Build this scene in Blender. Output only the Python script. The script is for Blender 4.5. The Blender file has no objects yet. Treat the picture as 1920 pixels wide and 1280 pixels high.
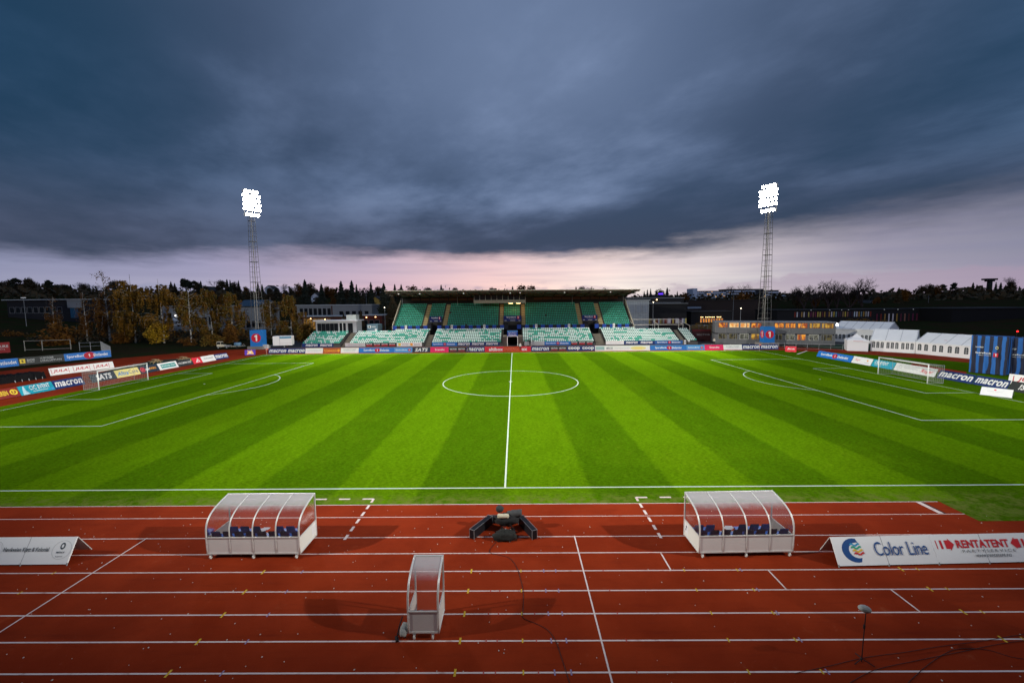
import bpy, bmesh, math, random
import numpy as np
from mathutils import Vector, Matrix
S = bpy.context.scene
COL = S.collection
random.seed(7)
R_ = math.radians

# ------------------------------------------------------------------ camera
CAM = np.array([0.6486, -57.0555, 10.6865])
FPX = 790.2
def _basis(yaw, pit, rol):
    cy, sy = math.cos(yaw), math.sin(yaw)
    f = np.array([sy*math.cos(pit), cy*math.cos(pit), -math.sin(pit)])
    r = np.array([cy, -sy, 0.]); u = np.cross(r, f)
    return r*math.cos(rol)+u*math.sin(rol), -r*math.sin(rol)+u*math.cos(rol), f
CR, CU, CF = _basis(-.0071, .0903, -.0092)
def at(u, v, Y):
    """photo pixel (1920 wide) -> real world point on the plane y = Y"""
    d = CF + CR*(u-960)/FPX - CU*(v-640)/FPX
    return CAM + d*(Y-CAM[1])/d[1]
def ground(u, v, z=0.):
    d = CF + CR*(u-960)/FPX - CU*(v-640)/FPX
    return CAM + d*(z-CAM[2])/d[2]
cam = bpy.data.objects.new('camera', bpy.data.cameras.new('camera'))
COL.objects.link(cam)
cam.data.sensor_width = 36; cam.data.lens = FPX/1920*36
cam.data.clip_start = .1; cam.data.clip_end = 6000
M = Matrix.Identity(4)
for i in range(3):
    M[i][0], M[i][1], M[i][2], M[i][3] = CR[i], CU[i], -CF[i], CAM[i]
cam.matrix_world = M
S.camera = cam

# ------------------------------------------------------------------ view / render
S.view_settings.view_transform = 'Standard'
S.view_settings.look = 'None'
S.view_settings.exposure = 0.0
S.view_settings.gamma = 1.0
S.cycles.use_denoising = True
S.cycles.max_bounces = 6
S.cycles.transparent_max_bounces = 16
S.cycles.sample_clamp_indirect = 4.0
S.cycles.caustics_reflective = False
S.cycles.caustics_refractive = False

# ------------------------------------------------------------------ node helper
class NT:
    def __init__(s, tree):
        s.t = tree; s.n = tree.nodes; s.l = tree.links
    def new(s, typ, **kw):
        n = s.n.new(typ)
        for k, v in kw.items(): setattr(n, k, v)
        return n
    def put(s, sock, v):
        if hasattr(v, 'is_linked') or isinstance(v, bpy.types.NodeSocket): s.l.new(v, sock)
        elif v is not None:
            if isinstance(v, (tuple, list)) and len(v) == 3 and sock.type == 'RGBA': v = (*v, 1)
            sock.default_value = v
    def m(s, op, a, b=None, c=None, clamp=False):
        n = s.new('ShaderNodeMath', operation=op); n.use_clamp = clamp
        s.put(n.inputs[0], a)
        if b is not None: s.put(n.inputs[1], b)
        if c is not None: s.put(n.inputs[2], c)
        return n.outputs[0]
    def smooth(s, x, a, b):
        n = s.new('ShaderNodeMapRange', interpolation_type='SMOOTHSTEP')
        s.put(n.inputs[0], x); s.put(n.inputs[1], a); s.put(n.inputs[2], b)
        s.put(n.inputs[3], 0.); s.put(n.inputs[4], 1.)
        return n.outputs[0]
    def mix(s, f, a, b, blend='MIX'):
        n = s.new('ShaderNodeMix', data_type='RGBA', blend_type=blend)
        s.put(n.inputs[0], f); s.put(n.inputs[6], a); s.put(n.inputs[7], b)
        return n.outputs[2]
    def noise(s, vec, scale, detail=4., rough=.5, dim='3D'):
        n = s.new('ShaderNodeTexNoise', noise_dimensions=dim)
        s.put(n.inputs['Vector'], vec); n.inputs['Scale'].default_value = scale
        n.inputs['Detail'].default_value = detail; n.inputs['Roughness'].default_value = rough
        return n.outputs[0]
    def ramp(s, f, stops, interp='LINEAR'):
        n = s.new('ShaderNodeValToRGB'); n.color_ramp.interpolation = interp
        e = n.color_ramp.elements
        while len(e) < len(stops): e.new(.5)
        for i, (p, c) in enumerate(stops):
            e[i].position = p
            e[i].color = (*c, 1) if isinstance(c, (tuple, list)) else (c, c, c, 1)
        s.put(n.inputs[0], f)
        return n.outputs[0]
    def comb(s, x, y, z):
        n = s.new('ShaderNodeCombineXYZ')
        s.put(n.inputs[0], x); s.put(n.inputs[1], y); s.put(n.inputs[2], z)
        return n.outputs[0]

# ------------------------------------------------------------------ world: dusk sky, heavy cloud deck
W = bpy.data.worlds.new('World'); S.world = W; W.use_nodes = True
wt = NT(W.node_tree); W.node_tree.nodes.clear()
def build_sky():
    t = wt
    d = t.new('ShaderNodeTexCoord').outputs['Generated']
    sp = t.new('ShaderNodeSeparateXYZ'); t.put(sp.inputs[0], d)
    x, y, z = sp.outputs
    den = t.m('MAXIMUM', t.m('ADD', z, .10), .03)
    px, py = t.m('DIVIDE', x, den), t.m('DIVIDE', y, den)
    qx = t.m('ADD', t.m('MULTIPLY', px, .80), t.m('MULTIPLY', py, .55)); qy = t.m('SUBTRACT', t.m('MULTIPLY', py, .80), t.m('MULTIPLY', px, .55))
    pl = t.comb(qx, t.m('MULTIPLY', qy, .62), 0.)
    n1 = t.noise(pl, .55, 7., .52)
    n2 = t.noise(t.comb(qx, t.m('MULTIPLY', qy, .7), 3.7), 1.5, 7., .6)
    n0 = t.noise(t.comb(t.m('MULTIPLY', px, .8), py, 9.1), .28, 3., .5)
    # edge height of the cloud deck over azimuth
    ax = t.m('MULTIPLY_ADD', x, .5, .5)
    edge = t.ramp(ax, [(0., .072), (.12, .078), (.32, .098), (.5, .102), (.62, .102), (.72, .098), (.8, .098), (.9, .102), (1., .11)])
    nb = t.noise(t.comb(t.m('MULTIPLY', x, 5.), t.m('MULTIPLY', y, 5.), t.m('MULTIPLY', z, 26.)), 1.0, 6., .6)
    ze = t.m('SUBTRACT', t.m('ADD', z, t.m('MULTIPLY', t.m('SUBTRACT', nb, .5), .07)), edge)
    deck = t.smooth(ze, -.016, t.m('MULTIPLY_ADD', t.smooth(ax, .6, .9), .07, .03))
    # glow band under the deck
    st = t.noise(t.comb(t.m('MULTIPLY', x, 2.2), t.m('MULTIPLY', y, 2.2), t.m('MULTIPLY', z, 60.)), 1.3, 5., .55)
    low = t.ramp(ax, [(.06, (.20, .23, .35)), (.2, (.30, .29, .43)), (.34, (.50, .39, .49)), (.47, (.76, .53, .54)), (.6, (.86, .68, .64)), (.7, (.68, .60, .61)), (.82, (.30, .28, .36)), (.95, (.16, .18, .26))])
    hor = t.ramp(ax, [(.06, (.28, .30, .42)), (.22, (.40, .37, .48)), (.36, (.66, .44, .50)), (.5, (.95, .64, .56)), (.62, (.88, .78, .70)), (.74, (.64, .60, .60)), (.88, (.33, .29, .38)), (.97, (.20, .21, .29))])
    lz = t.smooth(z, .015, .085)
    c = t.mix(lz, hor, low)
    c = t.mix(t.m('MULTIPLY', t.smooth(st, .35, .7), .42), c, t.mix(.5, c, (.20, .20, .32)))
    bank = t.noise(t.comb(t.m('MULTIPLY', x, 9.), t.m('MULTIPLY', y, 9.), t.m('MULTIPLY', z, 30.)), 1.0, 6., .6)
    bm = t.smooth(t.m('SUBTRACT', t.m('MULTIPLY_ADD', bank, .085, t.m('MULTIPLY', t.smooth(ax, .66, .85), .022)), z), .004, .018)
    c = t.mix(t.m('MULTIPLY', bm, .5), c, t.mix(t.smooth(ax, .2, .6), (.23, .25, .38), (.36, .27, .36)))
    # deck colour
    v = t.m('ADD', t.m('MULTIPLY', n1, .62), t.m('ADD', t.m('MULTIPLY', n2, .30), t.m('MULTIPLY', n0, .55)))
    vv = t.smooth(v, .62, .87)
    el = t.smooth(z, .10, .46)
    cx = t.m('SUBTRACT', x, .03)
    mid = t.m('SUBTRACT', 1., t.smooth(t.m('ABSOLUTE', cx), .06, .78))
    br = t.m('ADD', t.m('MULTIPLY', vv, t.m('MULTIPLY_ADD', mid, .26, .34)), t.m('ADD', t.m('MULTIPLY', t.m('MULTIPLY', el, mid), .50), t.m('MULTIPLY', mid, .05)), clamp=True)
    dk = t.ramp(br, [(0., (.020, .046, .088)), (.2, (.044, .072, .132)), (.42, (.086, .127, .220)), (.68, (.155, .212, .345)), (1., (.25, .315, .48))])
    # low part of the deck turns violet grey, far sides teal
    dk = t.mix(t.m('MULTIPLY', t.m('SUBTRACT', 1., t.smooth(z, .09, .26)), .55), dk, t.mix(br, (.056, .062, .100), (.15, .155, .23)))
    side = t.smooth(t.m('ABSOLUTE', cx), .45, .85)
    dk = t.mix(t.m('MULTIPLY', side, t.smooth(z, .1, .4)), dk, t.mix(1., dk, (.45, .85, .95), 'MULTIPLY'))
    c = t.mix(deck, c, dk)
    # the open western sky behind the camera is brighter than the cloud deck ahead
    bk = t.m('MULTIPLY_ADD', t.smooth(t.m('MULTIPLY', y, -1.), .05, .6), .25, 1.0)
    c = t.mix(1., c, t.comb(bk, bk, bk), 'MULTIPLY')
    bg = t.new('ShaderNodeBackground'); t.put(bg.inputs[0], c); bg.inputs[1].default_value = 1.15
    out = t.new('ShaderNodeOutputWorld'); t.l.new(bg.outputs[0], out.inputs[0])
build_sky()

# last light: a very weak, wide, warm sun just above the far horizon behind the cloud
sun = bpy.data.objects.new('sun', bpy.data.lights.new('sun', 'SUN')); COL.objects.link(sun)
sun.data.energy = .06; sun.data.angle = R_(25); sun.data.color = (1, .8, .7)
sun.rotation_euler = (R_(84), 0, R_(170))

# floodlights (one spot per mast head)
MASTS = [(-64.3, 48.5, 36.2), (60.6, 44.0, 35.0), (-64.3, -56, 36.0), (64.5, -56, 36.0), (-64.3, -56, 35.0), (64.5, -56, 35.0)]
FLOOD = [245e3, 245e3, 440e3, 440e3, 95e3, 95e3]
AIM = [(-6, 30, 0), (6, 30, 0), (60, 14.6, 0), (-60, 14.6, 0), (-24, 45, 0), (24, 45, 0)]
CONE = [92, 92, 55, 55, 91, 91]
for p, e, a, cone in zip(MASTS, FLOOD, AIM, CONE):
    l = bpy.data.lights.new('floodlight', 'SPOT'); l.energy = e; l.color = (1, .96, .86)
    l.spot_size = R_(cone); l.spot_blend = 1.0; l.shadow_soft_size = .55
    o = bpy.data.objects.new('floodlight', l); COL.objects.link(o)
    dv = Vector(a)-Vector(p)
    o.location = Vector(p)+dv.normalized()*1.6
    o.rotation_euler = dv.to_track_quat('-Z', 'Y').to_euler()

# ------------------------------------------------------------------ materials
MATS = {}
def mat(name, col, rough=.6, metal=0., var=0., vs=2., bump=0., bs=20., emit=None, es=0., spec=.25, col2=None, c2s=1., c2r=(.4, .6)):
    if name in MATS: return MATS[name]
    m = bpy.data.materials.new(name); m.use_nodes = True
    t = NT(m.node_tree); b = m.node_tree.nodes['Principled BSDF']
    c = (*col, 1)
    b.inputs['Base Color'].default_value = c
    b.inputs['Roughness'].default_value = rough; b.inputs['Metallic'].default_value = metal
    b.inputs['Specular IOR Level'].default_value = spec
    if var or bump or col2:
        pos = t.new('ShaderNodeNewGeometry').outputs['Position']
        cc = col
        if col2:
            cc = t.mix(t.smooth(t.noise(pos, c2s, 4.), *c2r), col, col2)
        if var:
            n = t.noise(pos, vs, 5., .6)
            k = t.m('MULTIPLY_ADD', n, var*2, 1-var)
            kk = t.comb(k, k, k)
            cc = t.mix(1., cc, kk, 'MULTIPLY')
        if var or col2: t.put(b.inputs['Base Color'], cc)
        if bump:
            bn = t.new('ShaderNodeBump'); bn.inputs['Strength'].default_value = bump; bn.inputs['Distance'].default_value = .02
            t.put(bn.inputs['Height'], t.noise(pos, bs, 4.)); t.l.new(bn.outputs[0], b.inputs['Normal'])
    if emit:
        b.inputs['Emission Color'].default_value = (*emit, 1); b.inputs['Emission Strength'].default_value = es
    MATS[name] = m
    return m

WHITE = mat('white paint', (.78, .78, .76), .5, var=.08, vs=3.)
MARK = mat('line paint', (.80, .80, .76), .8, var=.12, vs=6.)
GREY = mat('grey metal', (.35, .36, .37), .5, .4)
DGREY = mat('dark grey', (.05, .05, .055), .6, var=.2)
BLACK = mat('black', (.012, .012, .014), .6)
BLKFAB = mat('black fabric', (.018, .018, .02), .85, var=.4, vs=9., bump=.4)
NAVY = mat('navy', (.012, .035, .15), .5)
BLUE = mat('blue print', (.015, .16, .52), .5)
LBLUE = mat('light blue print', (.07, .28, .62), .5)
TEAL = mat('teal print', (.01, .33, .45), .5)
RED = mat('red print', (.50, .01, .03), .5)
BRED = mat('bright red print', (.72, .03, .05), .5)
PINK = mat('pink red print', (.75, .02, .12), .5)
YEL = mat('yellow print', (.80, .60, .05), .5)
CREAM = mat('cream yellow print', (.80, .70, .25), .5)
ORANGE = mat('orange print', (.85, .35, .03), .5)
BROWNRED = mat('maroon print', (.22, .025, .02), .5)
RUST = mat('rust orange print', (.38, .08, .02), .5)
SLATE = mat('dark slate print', (.018, .035, .06), .5)
CHAR = mat('charcoal print', (.03, .035, .035), .5)
PURPLE = mat('violet print', (.10, .04, .40), .5)
GTXT = mat('grey lettering', (.22, .24, .26), .6)
LGREY = mat('pale grey print', (.52, .54, .54), .5)
ALU = mat('aluminium', (.72, .72, .70), .38, .25)
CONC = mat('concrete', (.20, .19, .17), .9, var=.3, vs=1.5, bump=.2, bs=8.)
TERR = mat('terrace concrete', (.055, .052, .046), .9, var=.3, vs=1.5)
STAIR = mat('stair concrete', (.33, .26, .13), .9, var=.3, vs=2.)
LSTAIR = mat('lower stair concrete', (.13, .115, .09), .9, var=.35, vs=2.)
SEATW = mat('white seat plastic', (.66, .80, .75), .45)
SEATG = mat('green seat plastic', (.03, .38, .25), .45)
SEATM = mat('sea green seat plastic', (.06, .46, .33), .45)
SEATB = mat('blue seat plastic', (.014, .032, .20), .4)
SEATB2 = mat('bright blue seat pan', (.03, .16, .60), .4)
ROOFM = mat('roof sheet', (.18, .16, .12), .7, var=.2)
FASC = mat('roof fascia', (.55, .53, .48), .6)
DARKW = mat('dark wall', (.03, .03, .032), .8, var=.3, vs=.5)
BLACKW = mat('black wall', (.012, .012, .014), .8)
BARK = mat('bark', (.05, .038, .03), .9, var=.4, vs=3.)
BIRCHB = mat('birch bark', (.42, .40, .36), .8, col2=(.06, .05, .05), c2s=1.6, c2r=(.52, .6))
def leaf(name, a, b, s=.6):
    return mat(name, a, .8, col2=b, c2s=s, c2r=(.38, .62), var=.35, vs=2.5, spec=.15)
GOLD = leaf('golden birch leaves', (.23, .110, .012), (.11, .065, .011))
GOLD2 = leaf('olive birch leaves', (.11, .078, .014), (.16, .075, .011))
RUSTL = leaf('rust leaves', (.12, .046, .010), (.16, .07, .010))
YELL = leaf('yellow leaves', (.36, .22, .012), (.22, .12, .012))
SPRUCE = leaf('spruce needles', (.028, .038, .026), (.046, .048, .030))
DKLEAF = leaf('dark leaves', (.050, .046, .026), (.080, .050, .024))
TWIG = mat('twigs', (.045, .03, .03), .9)
MAGIC = {}
def emis(name, col, s):
    m = bpy.data.materials.new(name); m.use_nodes = True
    b = m.node_tree.nodes['Principled BSDF']; b.inputs['Base Color'].default_value = (*[min(1, c*.5) for c in col], 1)
    b.inputs['Emission Color'].default_value = (*col, 1); b.inputs['Emission Strength'].default_value = s
    return m
LAMP = emis('lamp lens', (1, .97, .92), 130.)
WARML = emis('warm lamp', (1, .62, .25), 8.)
WHITEL = emis('white lamp', (1, .95, .9), 8.)
def winmat(name, a, b, s, e):
    m = bpy.data.materials.new(name); m.use_nodes = True
    t = NT(m.node_tree); bs = m.node_tree.nodes['Principled BSDF']
    pos = t.new('ShaderNodeNewGeometry').outputs['Position']
    sp = t.new('ShaderNodeSeparateXYZ'); t.put(sp.inputs[0], pos)
    n = t.noise(t.comb(t.m('MULTIPLY', sp.outputs[0], s), 0., t.m('MULTIPLY', sp.outputs[2], s*.6)), 1., 3., .6)
    c = t.mix(t.smooth(n, .42, .58), a, b)
    bs.inputs['Base Color'].default_value = (.03, .03, .03, 1); bs.inputs['Roughness'].default_value = .15
    t.put(bs.inputs['Emission Color'], c); bs.inputs['Emission Strength'].default_value = e
    return m
WIN = [winmat('lit window orange', (.95, .36, .03), (.30, .05, .01), 1.6, .95),
       winmat('lit window pale', (1., .62, .22), (.75, .28, .06), 1.3, 1.0),
       winmat('lit window yellow', (.75, .42, .05), (.22, .10, .01), 1.5, .75),
       winmat('dim window', (.25, .20, .05), (.02, .02, .015), 1.4, .35),
       winmat('curtained window', (.42, .42, .30), (.05, .05, .04), 1.8, .35)]
GLASSD = mat('dark glass', (.012, .015, .018), .12)

def acrylic():
    m = bpy.data.materials.new('clear acrylic'); m.use_nodes = True
    t = NT(m.node_tree); t.n.clear()
    tr = t.new('ShaderNodeBsdfTransparent'); tr.inputs[0].default_value = (.93, .92, .94, 1)
    gl = t.new('ShaderNodeBsdfGlossy'); gl.inputs['Roughness'].default_value = .16; gl.inputs[0].default_value = (.95, .95, .95, 1)
    df = t.new('ShaderNodeBsdfDiffuse'); df.inputs[0].default_value = (.86, .84, .85, 1)
    fr = t.new('ShaderNodeFresnel'); fr.inputs[0].default_value = 1.5
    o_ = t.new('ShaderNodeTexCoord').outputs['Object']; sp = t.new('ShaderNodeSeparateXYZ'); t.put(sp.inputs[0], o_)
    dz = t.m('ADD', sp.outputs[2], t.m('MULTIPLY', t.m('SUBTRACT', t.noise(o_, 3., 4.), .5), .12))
    top_glare = t.m('MULTIPLY_ADD', t.smooth(dz, 1.80, 2.06), .88, .04)  # sheet whitened towards the top: floodlight reflection put into the colour
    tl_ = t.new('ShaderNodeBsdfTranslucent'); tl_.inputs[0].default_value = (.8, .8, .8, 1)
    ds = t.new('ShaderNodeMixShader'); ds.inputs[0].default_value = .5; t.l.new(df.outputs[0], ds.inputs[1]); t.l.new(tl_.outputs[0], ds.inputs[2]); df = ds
    m1 = t.new('ShaderNodeMixShader'); t.put(m1.inputs[0], top_glare); t.l.new(tr.outputs[0], m1.inputs[1]); t.l.new(df.outputs[0], m1.inputs[2])
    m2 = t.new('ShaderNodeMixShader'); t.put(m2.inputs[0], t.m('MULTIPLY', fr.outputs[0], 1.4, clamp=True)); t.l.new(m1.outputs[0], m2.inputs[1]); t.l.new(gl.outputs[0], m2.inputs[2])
    o = t.new('ShaderNodeOutputMaterial'); t.l.new(m2.outputs[0], o.inputs[0])
    return m
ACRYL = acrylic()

def grass_mat(name, stripes):
    m = bpy.data.materials.new(name); m.use_nodes = True
    t = NT(m.node_tree); b = m.node_tree.nodes['Principled BSDF']
    pos = t.new('ShaderNodeNewGeometry').outputs['Position']
    sp = t.new('ShaderNodeSeparateXYZ'); t.put(sp.inputs[0], pos)
    x, y = sp.outputs[0], sp.outputs[1]
    wob = t.noise(pos, .5, 3.)
    xx = t.m('ADD', x, t.m('MULTIPLY', t.m('SUBTRACT', wob, .5), .35))
    fr = t.m('PINGPONG', t.m('ADD', xx, 2.45), 4.9)          # 4.9 m mowing bands
    band = t.smooth(t.m('ADD', fr, t.m('MULTIPLY', t.m('SUBTRACT', t.noise(pos, 2.5, 4., .7), .5), .8)), 2.2, 2.7)
    lightc, darkc = (.078, .168, .0022), (.050, .118, .0018)
    if stripes == 1: c = t.mix(band, darkc, lightc)
    else: c = (.050, .115, .003) if stripes == 2 else (.018, .040, .006)
    n1 = t.noise(pos, .09, 4., .6); n2 = t.noise(pos, 1.3, 6., .65)
    n3 = t.smooth(t.noise(t.comb(t.m('MULTIPLY', x, 1.6), t.m('MULTIPLY', y, 2.6), 0.), 2.4, 6., .8), .25, .75)
    c = t.mix(t.m('MULTIPLY', t.smooth(n1, .45, .75), .30), c, (.10, .185, .003) if stripes else (.02, .03, .01))
    c = t.mix(t.m('MULTIPLY', t.smooth(n2, .52, .78), .40), c, (.11, .175, .006) if stripes else (.03, .03, .01))
    n4 = t.noise(t.comb(t.m('MULTIPLY', x, 1.2), t.m('MULTIPLY', y, .5), 5.), 1.1, 5., .7)
    k = t.m('ADD', t.m('MULTIPLY_ADD', n3, .9, .25), t.m('MULTIPLY', n4, .6)); c = t.mix(1., c, t.comb(k, k, k), 'MULTIPLY')
    if stripes:                                             # worn, yellowish verge by the near touchline
        v = t.m('MULTIPLY', t.smooth(t.m('MULTIPLY', y, -1.), 33.8, 35.2), t.smooth(t.noise(pos, 1.6, 5., .7), .38, .62))
        c = t.mix(t.m('MULTIPLY', v, .7), c, (.15, .17, .035))
    t.put(b.inputs['Base Color'], c); b.inputs['Roughness'].default_value = .9; b.inputs['Specular IOR Level'].default_value = 0.
    bn = t.new('ShaderNodeBump'); bn.inputs['Strength'].default_value = .6; bn.inputs['Distance'].default_value = .04
    t.put(bn.inputs['Height'], t.noise(pos, 14., 4., .7)); t.l.new(bn.outputs[0], b.inputs['Normal'])
    return m
def track_mat():
    m = bpy.data.materials.new('red track surface'); m.use_nodes = True
    t = NT(m.node_tree); b = m.node_tree.nodes['Principled BSDF']
    pos = t.new('ShaderNodeNewGeometry').outputs['Position']
    n1 = t.noise(pos, .25, 5., .6); n2 = t.noise(pos, 2.2, 6., .7); n3 = t.noise(pos, 40., 2., .6)
    c = t.mix(t.smooth(n1, .35, .7), (.205, .0215, .0056), (.280, .0325, .0085))
    c = t.mix(t.m('MULTIPLY', t.smooth(n2, .5, .8), .35), c, (.22, .035, .012))
    c = t.mix(t.m('MULTIPLY', t.smooth(t.noise(pos, .8, 6., .75), .60, .78), .35), c, (.36, .13, .06))
    sp = t.new('ShaderNodeSeparateXYZ'); t.put(sp.inputs[0], pos)
    sk = t.noise(t.comb(t.m('MULTIPLY', sp.outputs[0], .22), t.m('MULTIPLY', sp.outputs[1], 2.6), 0.), 1.5, 6., .7)
    c = t.mix(t.m('MULTIPLY', t.smooth(sk, .5, .8), .5), c, (.13, .014, .006))
    c = t.mix(t.m('MULTIPLY', t.smooth(t.noise(pos, 5., 5., .8), .62, .72), .3), c, (.30, .10, .06))
    k = t.m('MULTIPLY_ADD', n3, .5, .75); c = t.mix(1., c, t.comb(k, k, k), 'MULTIPLY')
    t.put(b.inputs['Base Color'], c); b.inputs['Roughness'].default_value = .85; b.inputs['Specular IOR Level'].default_value = .03
    bn = t.new('ShaderNodeBump'); bn.inputs['Strength'].default_value = .35; bn.inputs['Distance'].default_value = .01
    t.put(bn.inputs['Height'], t.noise(pos, 60., 3.)); t.l.new(bn.outputs[0], b.inputs['Normal'])
    return m

# ------------------------------------------------------------------ mesh builder
class MB:
    def __init__(s): s.v = []; s.f = []; s.k = []; s.cur = 0
    def poly(s, pts):
        i = len(s.v); s.v += [tuple(map(float, p)) for p in pts]; s.f.append(tuple(range(i, i+len(pts)))); s.k.append(s.cur)
        return s
    def add(s, vs, fs):
        i = len(s.v); s.v += [tuple(map(float, p)) for p in vs]
        for f in fs: s.f.append(tuple(a+i for a in f)); s.k.append(s.cur)
        return s
    def box(s, x0, x1, y0, y1, z0, z1):
        return s.hexa([(x0, y0), (x1, y0), (x1, y1), (x0, y1)], z0, z1)
    def cbox(s, c, sx, sy, sz, rz=0.):
        ca, sa = math.cos(rz), math.sin(rz)
        pts = [(c[0]+a*sx/2*ca-b*sy/2*sa, c[1]+a*sx/2*sa+b*sy/2*ca) for a, b in ((-1, -1), (1, -1), (1, 1), (-1, 1))]
        return s.hexa(pts, c[2]-sz/2, c[2]+sz/2)
    def hexa(s, pts, z0, z1):
        n = len(pts)
        vs = [(p[0], p[1], z0) for p in pts]+[(p[0], p[1], z1) for p in pts]
        return s.add(vs, [tuple(range(n-1, -1, -1)), tuple(range(n, 2*n))]+[(i, (i+1) % n, n+(i+1) % n, n+i) for i in range(n)])
    def slab(s, a, b, c, d, t):
        """quad a b c d extruded by vector t"""
        q = [Vector(p) for p in (a, b, c, d)]; t = Vector(t)
        vs = q+[p+t for p in q]
        return s.add(vs, [(0, 1, 2, 3), (7, 6, 5, 4), (0, 4, 5, 1), (1, 5, 6, 2), (2, 6, 7, 3), (3, 7, 4, 0)])
    def tube(s, pts, r, n=6, caps=True):
        pts = [Vector(p) for p in pts]; m = len(pts)
        rs = r if isinstance(r, (list, tuple)) else [r]*m
        vs = []; prev = None
        for i, p in enumerate(pts):
            d = (pts[min(i+1, m-1)]-pts[max(i-1, 0)])
            d = d.normalized() if d.length > 1e-9 else Vector((0, 0, 1))
            u = d.orthogonal().normalized() if prev is None else (prev-d*prev.dot(d))
            if u.length < 1e-6: u = d.orthogonal()
            u.normalize(); prev = u; w = d.cross(u)
            for k in range(n):
                a = 2*math.pi*k/n; vs.append(p+(u*math.cos(a)+w*math.sin(a))*rs[i])
        fs = [(i*n+k, i*n+(k+1) % n, (i+1)*n+(k+1) % n, (i+1)*n+k) for i in range(m-1) for k in range(n)]
        if caps: fs += [tuple(range(n-1, -1, -1)), tuple(range((m-1)*n, m*n))]
        return s.add(vs, fs)
    def ball(s, c, rx, ry, rz, nu=12, nv=8, rough=0., rnd=None):
        vs = []; c = Vector(c)
        for i in range(nv+1):
            th = math.pi*i/nv
            for j in range(nu):
                ph = 2*math.pi*j/nu; k = 1+(rnd.uniform(-rough, rough) if rnd and 0 < i < nv else 0)
                vs.append(c+Vector((rx*math.sin(th)*math.cos(ph)*k, ry*math.sin(th)*math.sin(ph)*k, rz*math.cos(th)*k)))
        return s.add(vs, [(i*nu+j, (i+1)*nu+j, (i+1)*nu+(j+1) % nu, i*nu+(j+1) % nu) for i in range(nv) for j in range(nu)])
    def disc(s, c, r, n, ux, uz):
        c = Vector(c); ux = Vector(ux); uz = Vector(uz)
        return s.poly([c+ux*r*math.cos(2*math.pi*k/n)+uz*r*math.sin(2*math.pi*k/n) for k in range(n)])
    def mesh(s, name, mats, smooth=False, bevel=0.):
        me = bpy.data.meshes.new(name); me.from_pydata(s.v, [], s.f)
        for m in (mats if isinstance(mats, (list, tuple)) else [mats]): me.materials.append(m)
        if len(me.materials) > 1:
            me.polygons.foreach_set('material_index', s.k)
        if smooth: me.polygons.foreach_set('use_smooth', [True]*len(s.f))
        me.validate(); me.update()
        if bevel:
            bm = bmesh.new(); bm.from_mesh(me)
            bmesh.ops.bevel(bm, geom=bm.edges[:], offset=bevel, segments=2, affect='EDGES', clamp_overlap=True)
            bm.to_mesh(me); bm.free()
        return me
    def build(s, name, mats, parent=None, smooth=False, bevel=0., **kw):
        return link(name, s.mesh(name, mats, smooth, bevel), parent)
def link(name, me, parent=None):
    o = bpy.data.objects.new(name, me); COL.objects.link(o)
    if parent is not None: o.parent = parent
    return o
def tag(o, label=None, cat=None, group=None, kind=None):
    if label: o['label'] = label
    if cat: o['category'] = cat
    if group: o['group'] = group
    if kind: o['kind'] = kind
    return o
def thing(name, label, cat, loc=(0, 0, 0), rz=0., group=None):
    o = bpy.data.objects.new(name, None); COL.objects.link(o); o.empty_display_size = .2
    o.location = Vector(loc); o.rotation_euler = (0, 0, rz)
    return tag(o, label, cat, group)
def struct(name, mb, m, **kw): return tag(mb.build(name, m, **kw), kind='structure')
KIDS = {}
def copy_tree(o, loc=None, rz=None, sc=None, label=None, group=None, parent=None):
    c = o.copy(); COL.objects.link(c)
    if parent is not None: c.parent = parent
    if loc is not None: c.location = Vector(loc)
    if rz is not None: c.rotation_euler = (0, 0, rz)
    if sc is not None: c.scale = sc if isinstance(sc, (tuple, list)) else (sc, sc, sc)
    if label: c['label'] = label
    if group: c['group'] = group
    for ch in list(o.children): copy_tree(ch, parent=c)
    return c

# ------------------------------------------------------------------ lettering
_txt = {}
def text_mesh(s, bold=.0, shear=0.):
    key = (s, bold, shear)
    if key in _txt: return _txt[key]
    cu = bpy.data.curves.new('lettering', 'FONT'); cu.body = s; cu.shear = shear; cu.offset = bold; cu.resolution_u = 3
    cu.fill_mode = 'FRONT'; cu.space_character = 1.06 if bold else 1.0
    ob = bpy.data.objects.new('lettering', cu)
    me = ob.to_mesh()
    v = [(p.co.x, p.co.y) for p in me.vertices]; f = [tuple(p.vertices) for p in me.polygons]
    ob.to_mesh_clear(); bpy.data.objects.remove(ob); bpy.data.curves.remove(cu)
    x0 = min(p[0] for p in v); x1 = max(p[0] for p in v); y0 = min(p[1] for p in v); y1 = max(p[1] for p in v)
    r = ([((p[0]-x0)/(x1-x0), (p[1]-y0)/(y1-y0)) for p in v], f)
    _txt[key] = r
    return r
def put_text(mb, s, fn, x0, x1, z0, z1, bold=.0, shear=0.):
    """fn(x, z) -> point on the carrying surface"""
    v, f = text_mesh(s, bold, shear)
    mb.add([fn(x0+(x1-x0)*a, z0+(z1-z0)*b) for a, b in v], f)
    return mb
def one(mb, fn, cx, cz, h):
    p = [(-.06, -.5), (.17, -.5), (.17, .5), (-.02, .5), (-.25, .36), (-.25, .16), (-.06, .26)]
    return mb.poly([fn(cx+a*h, cz+b*h) for a, b in p])
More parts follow.
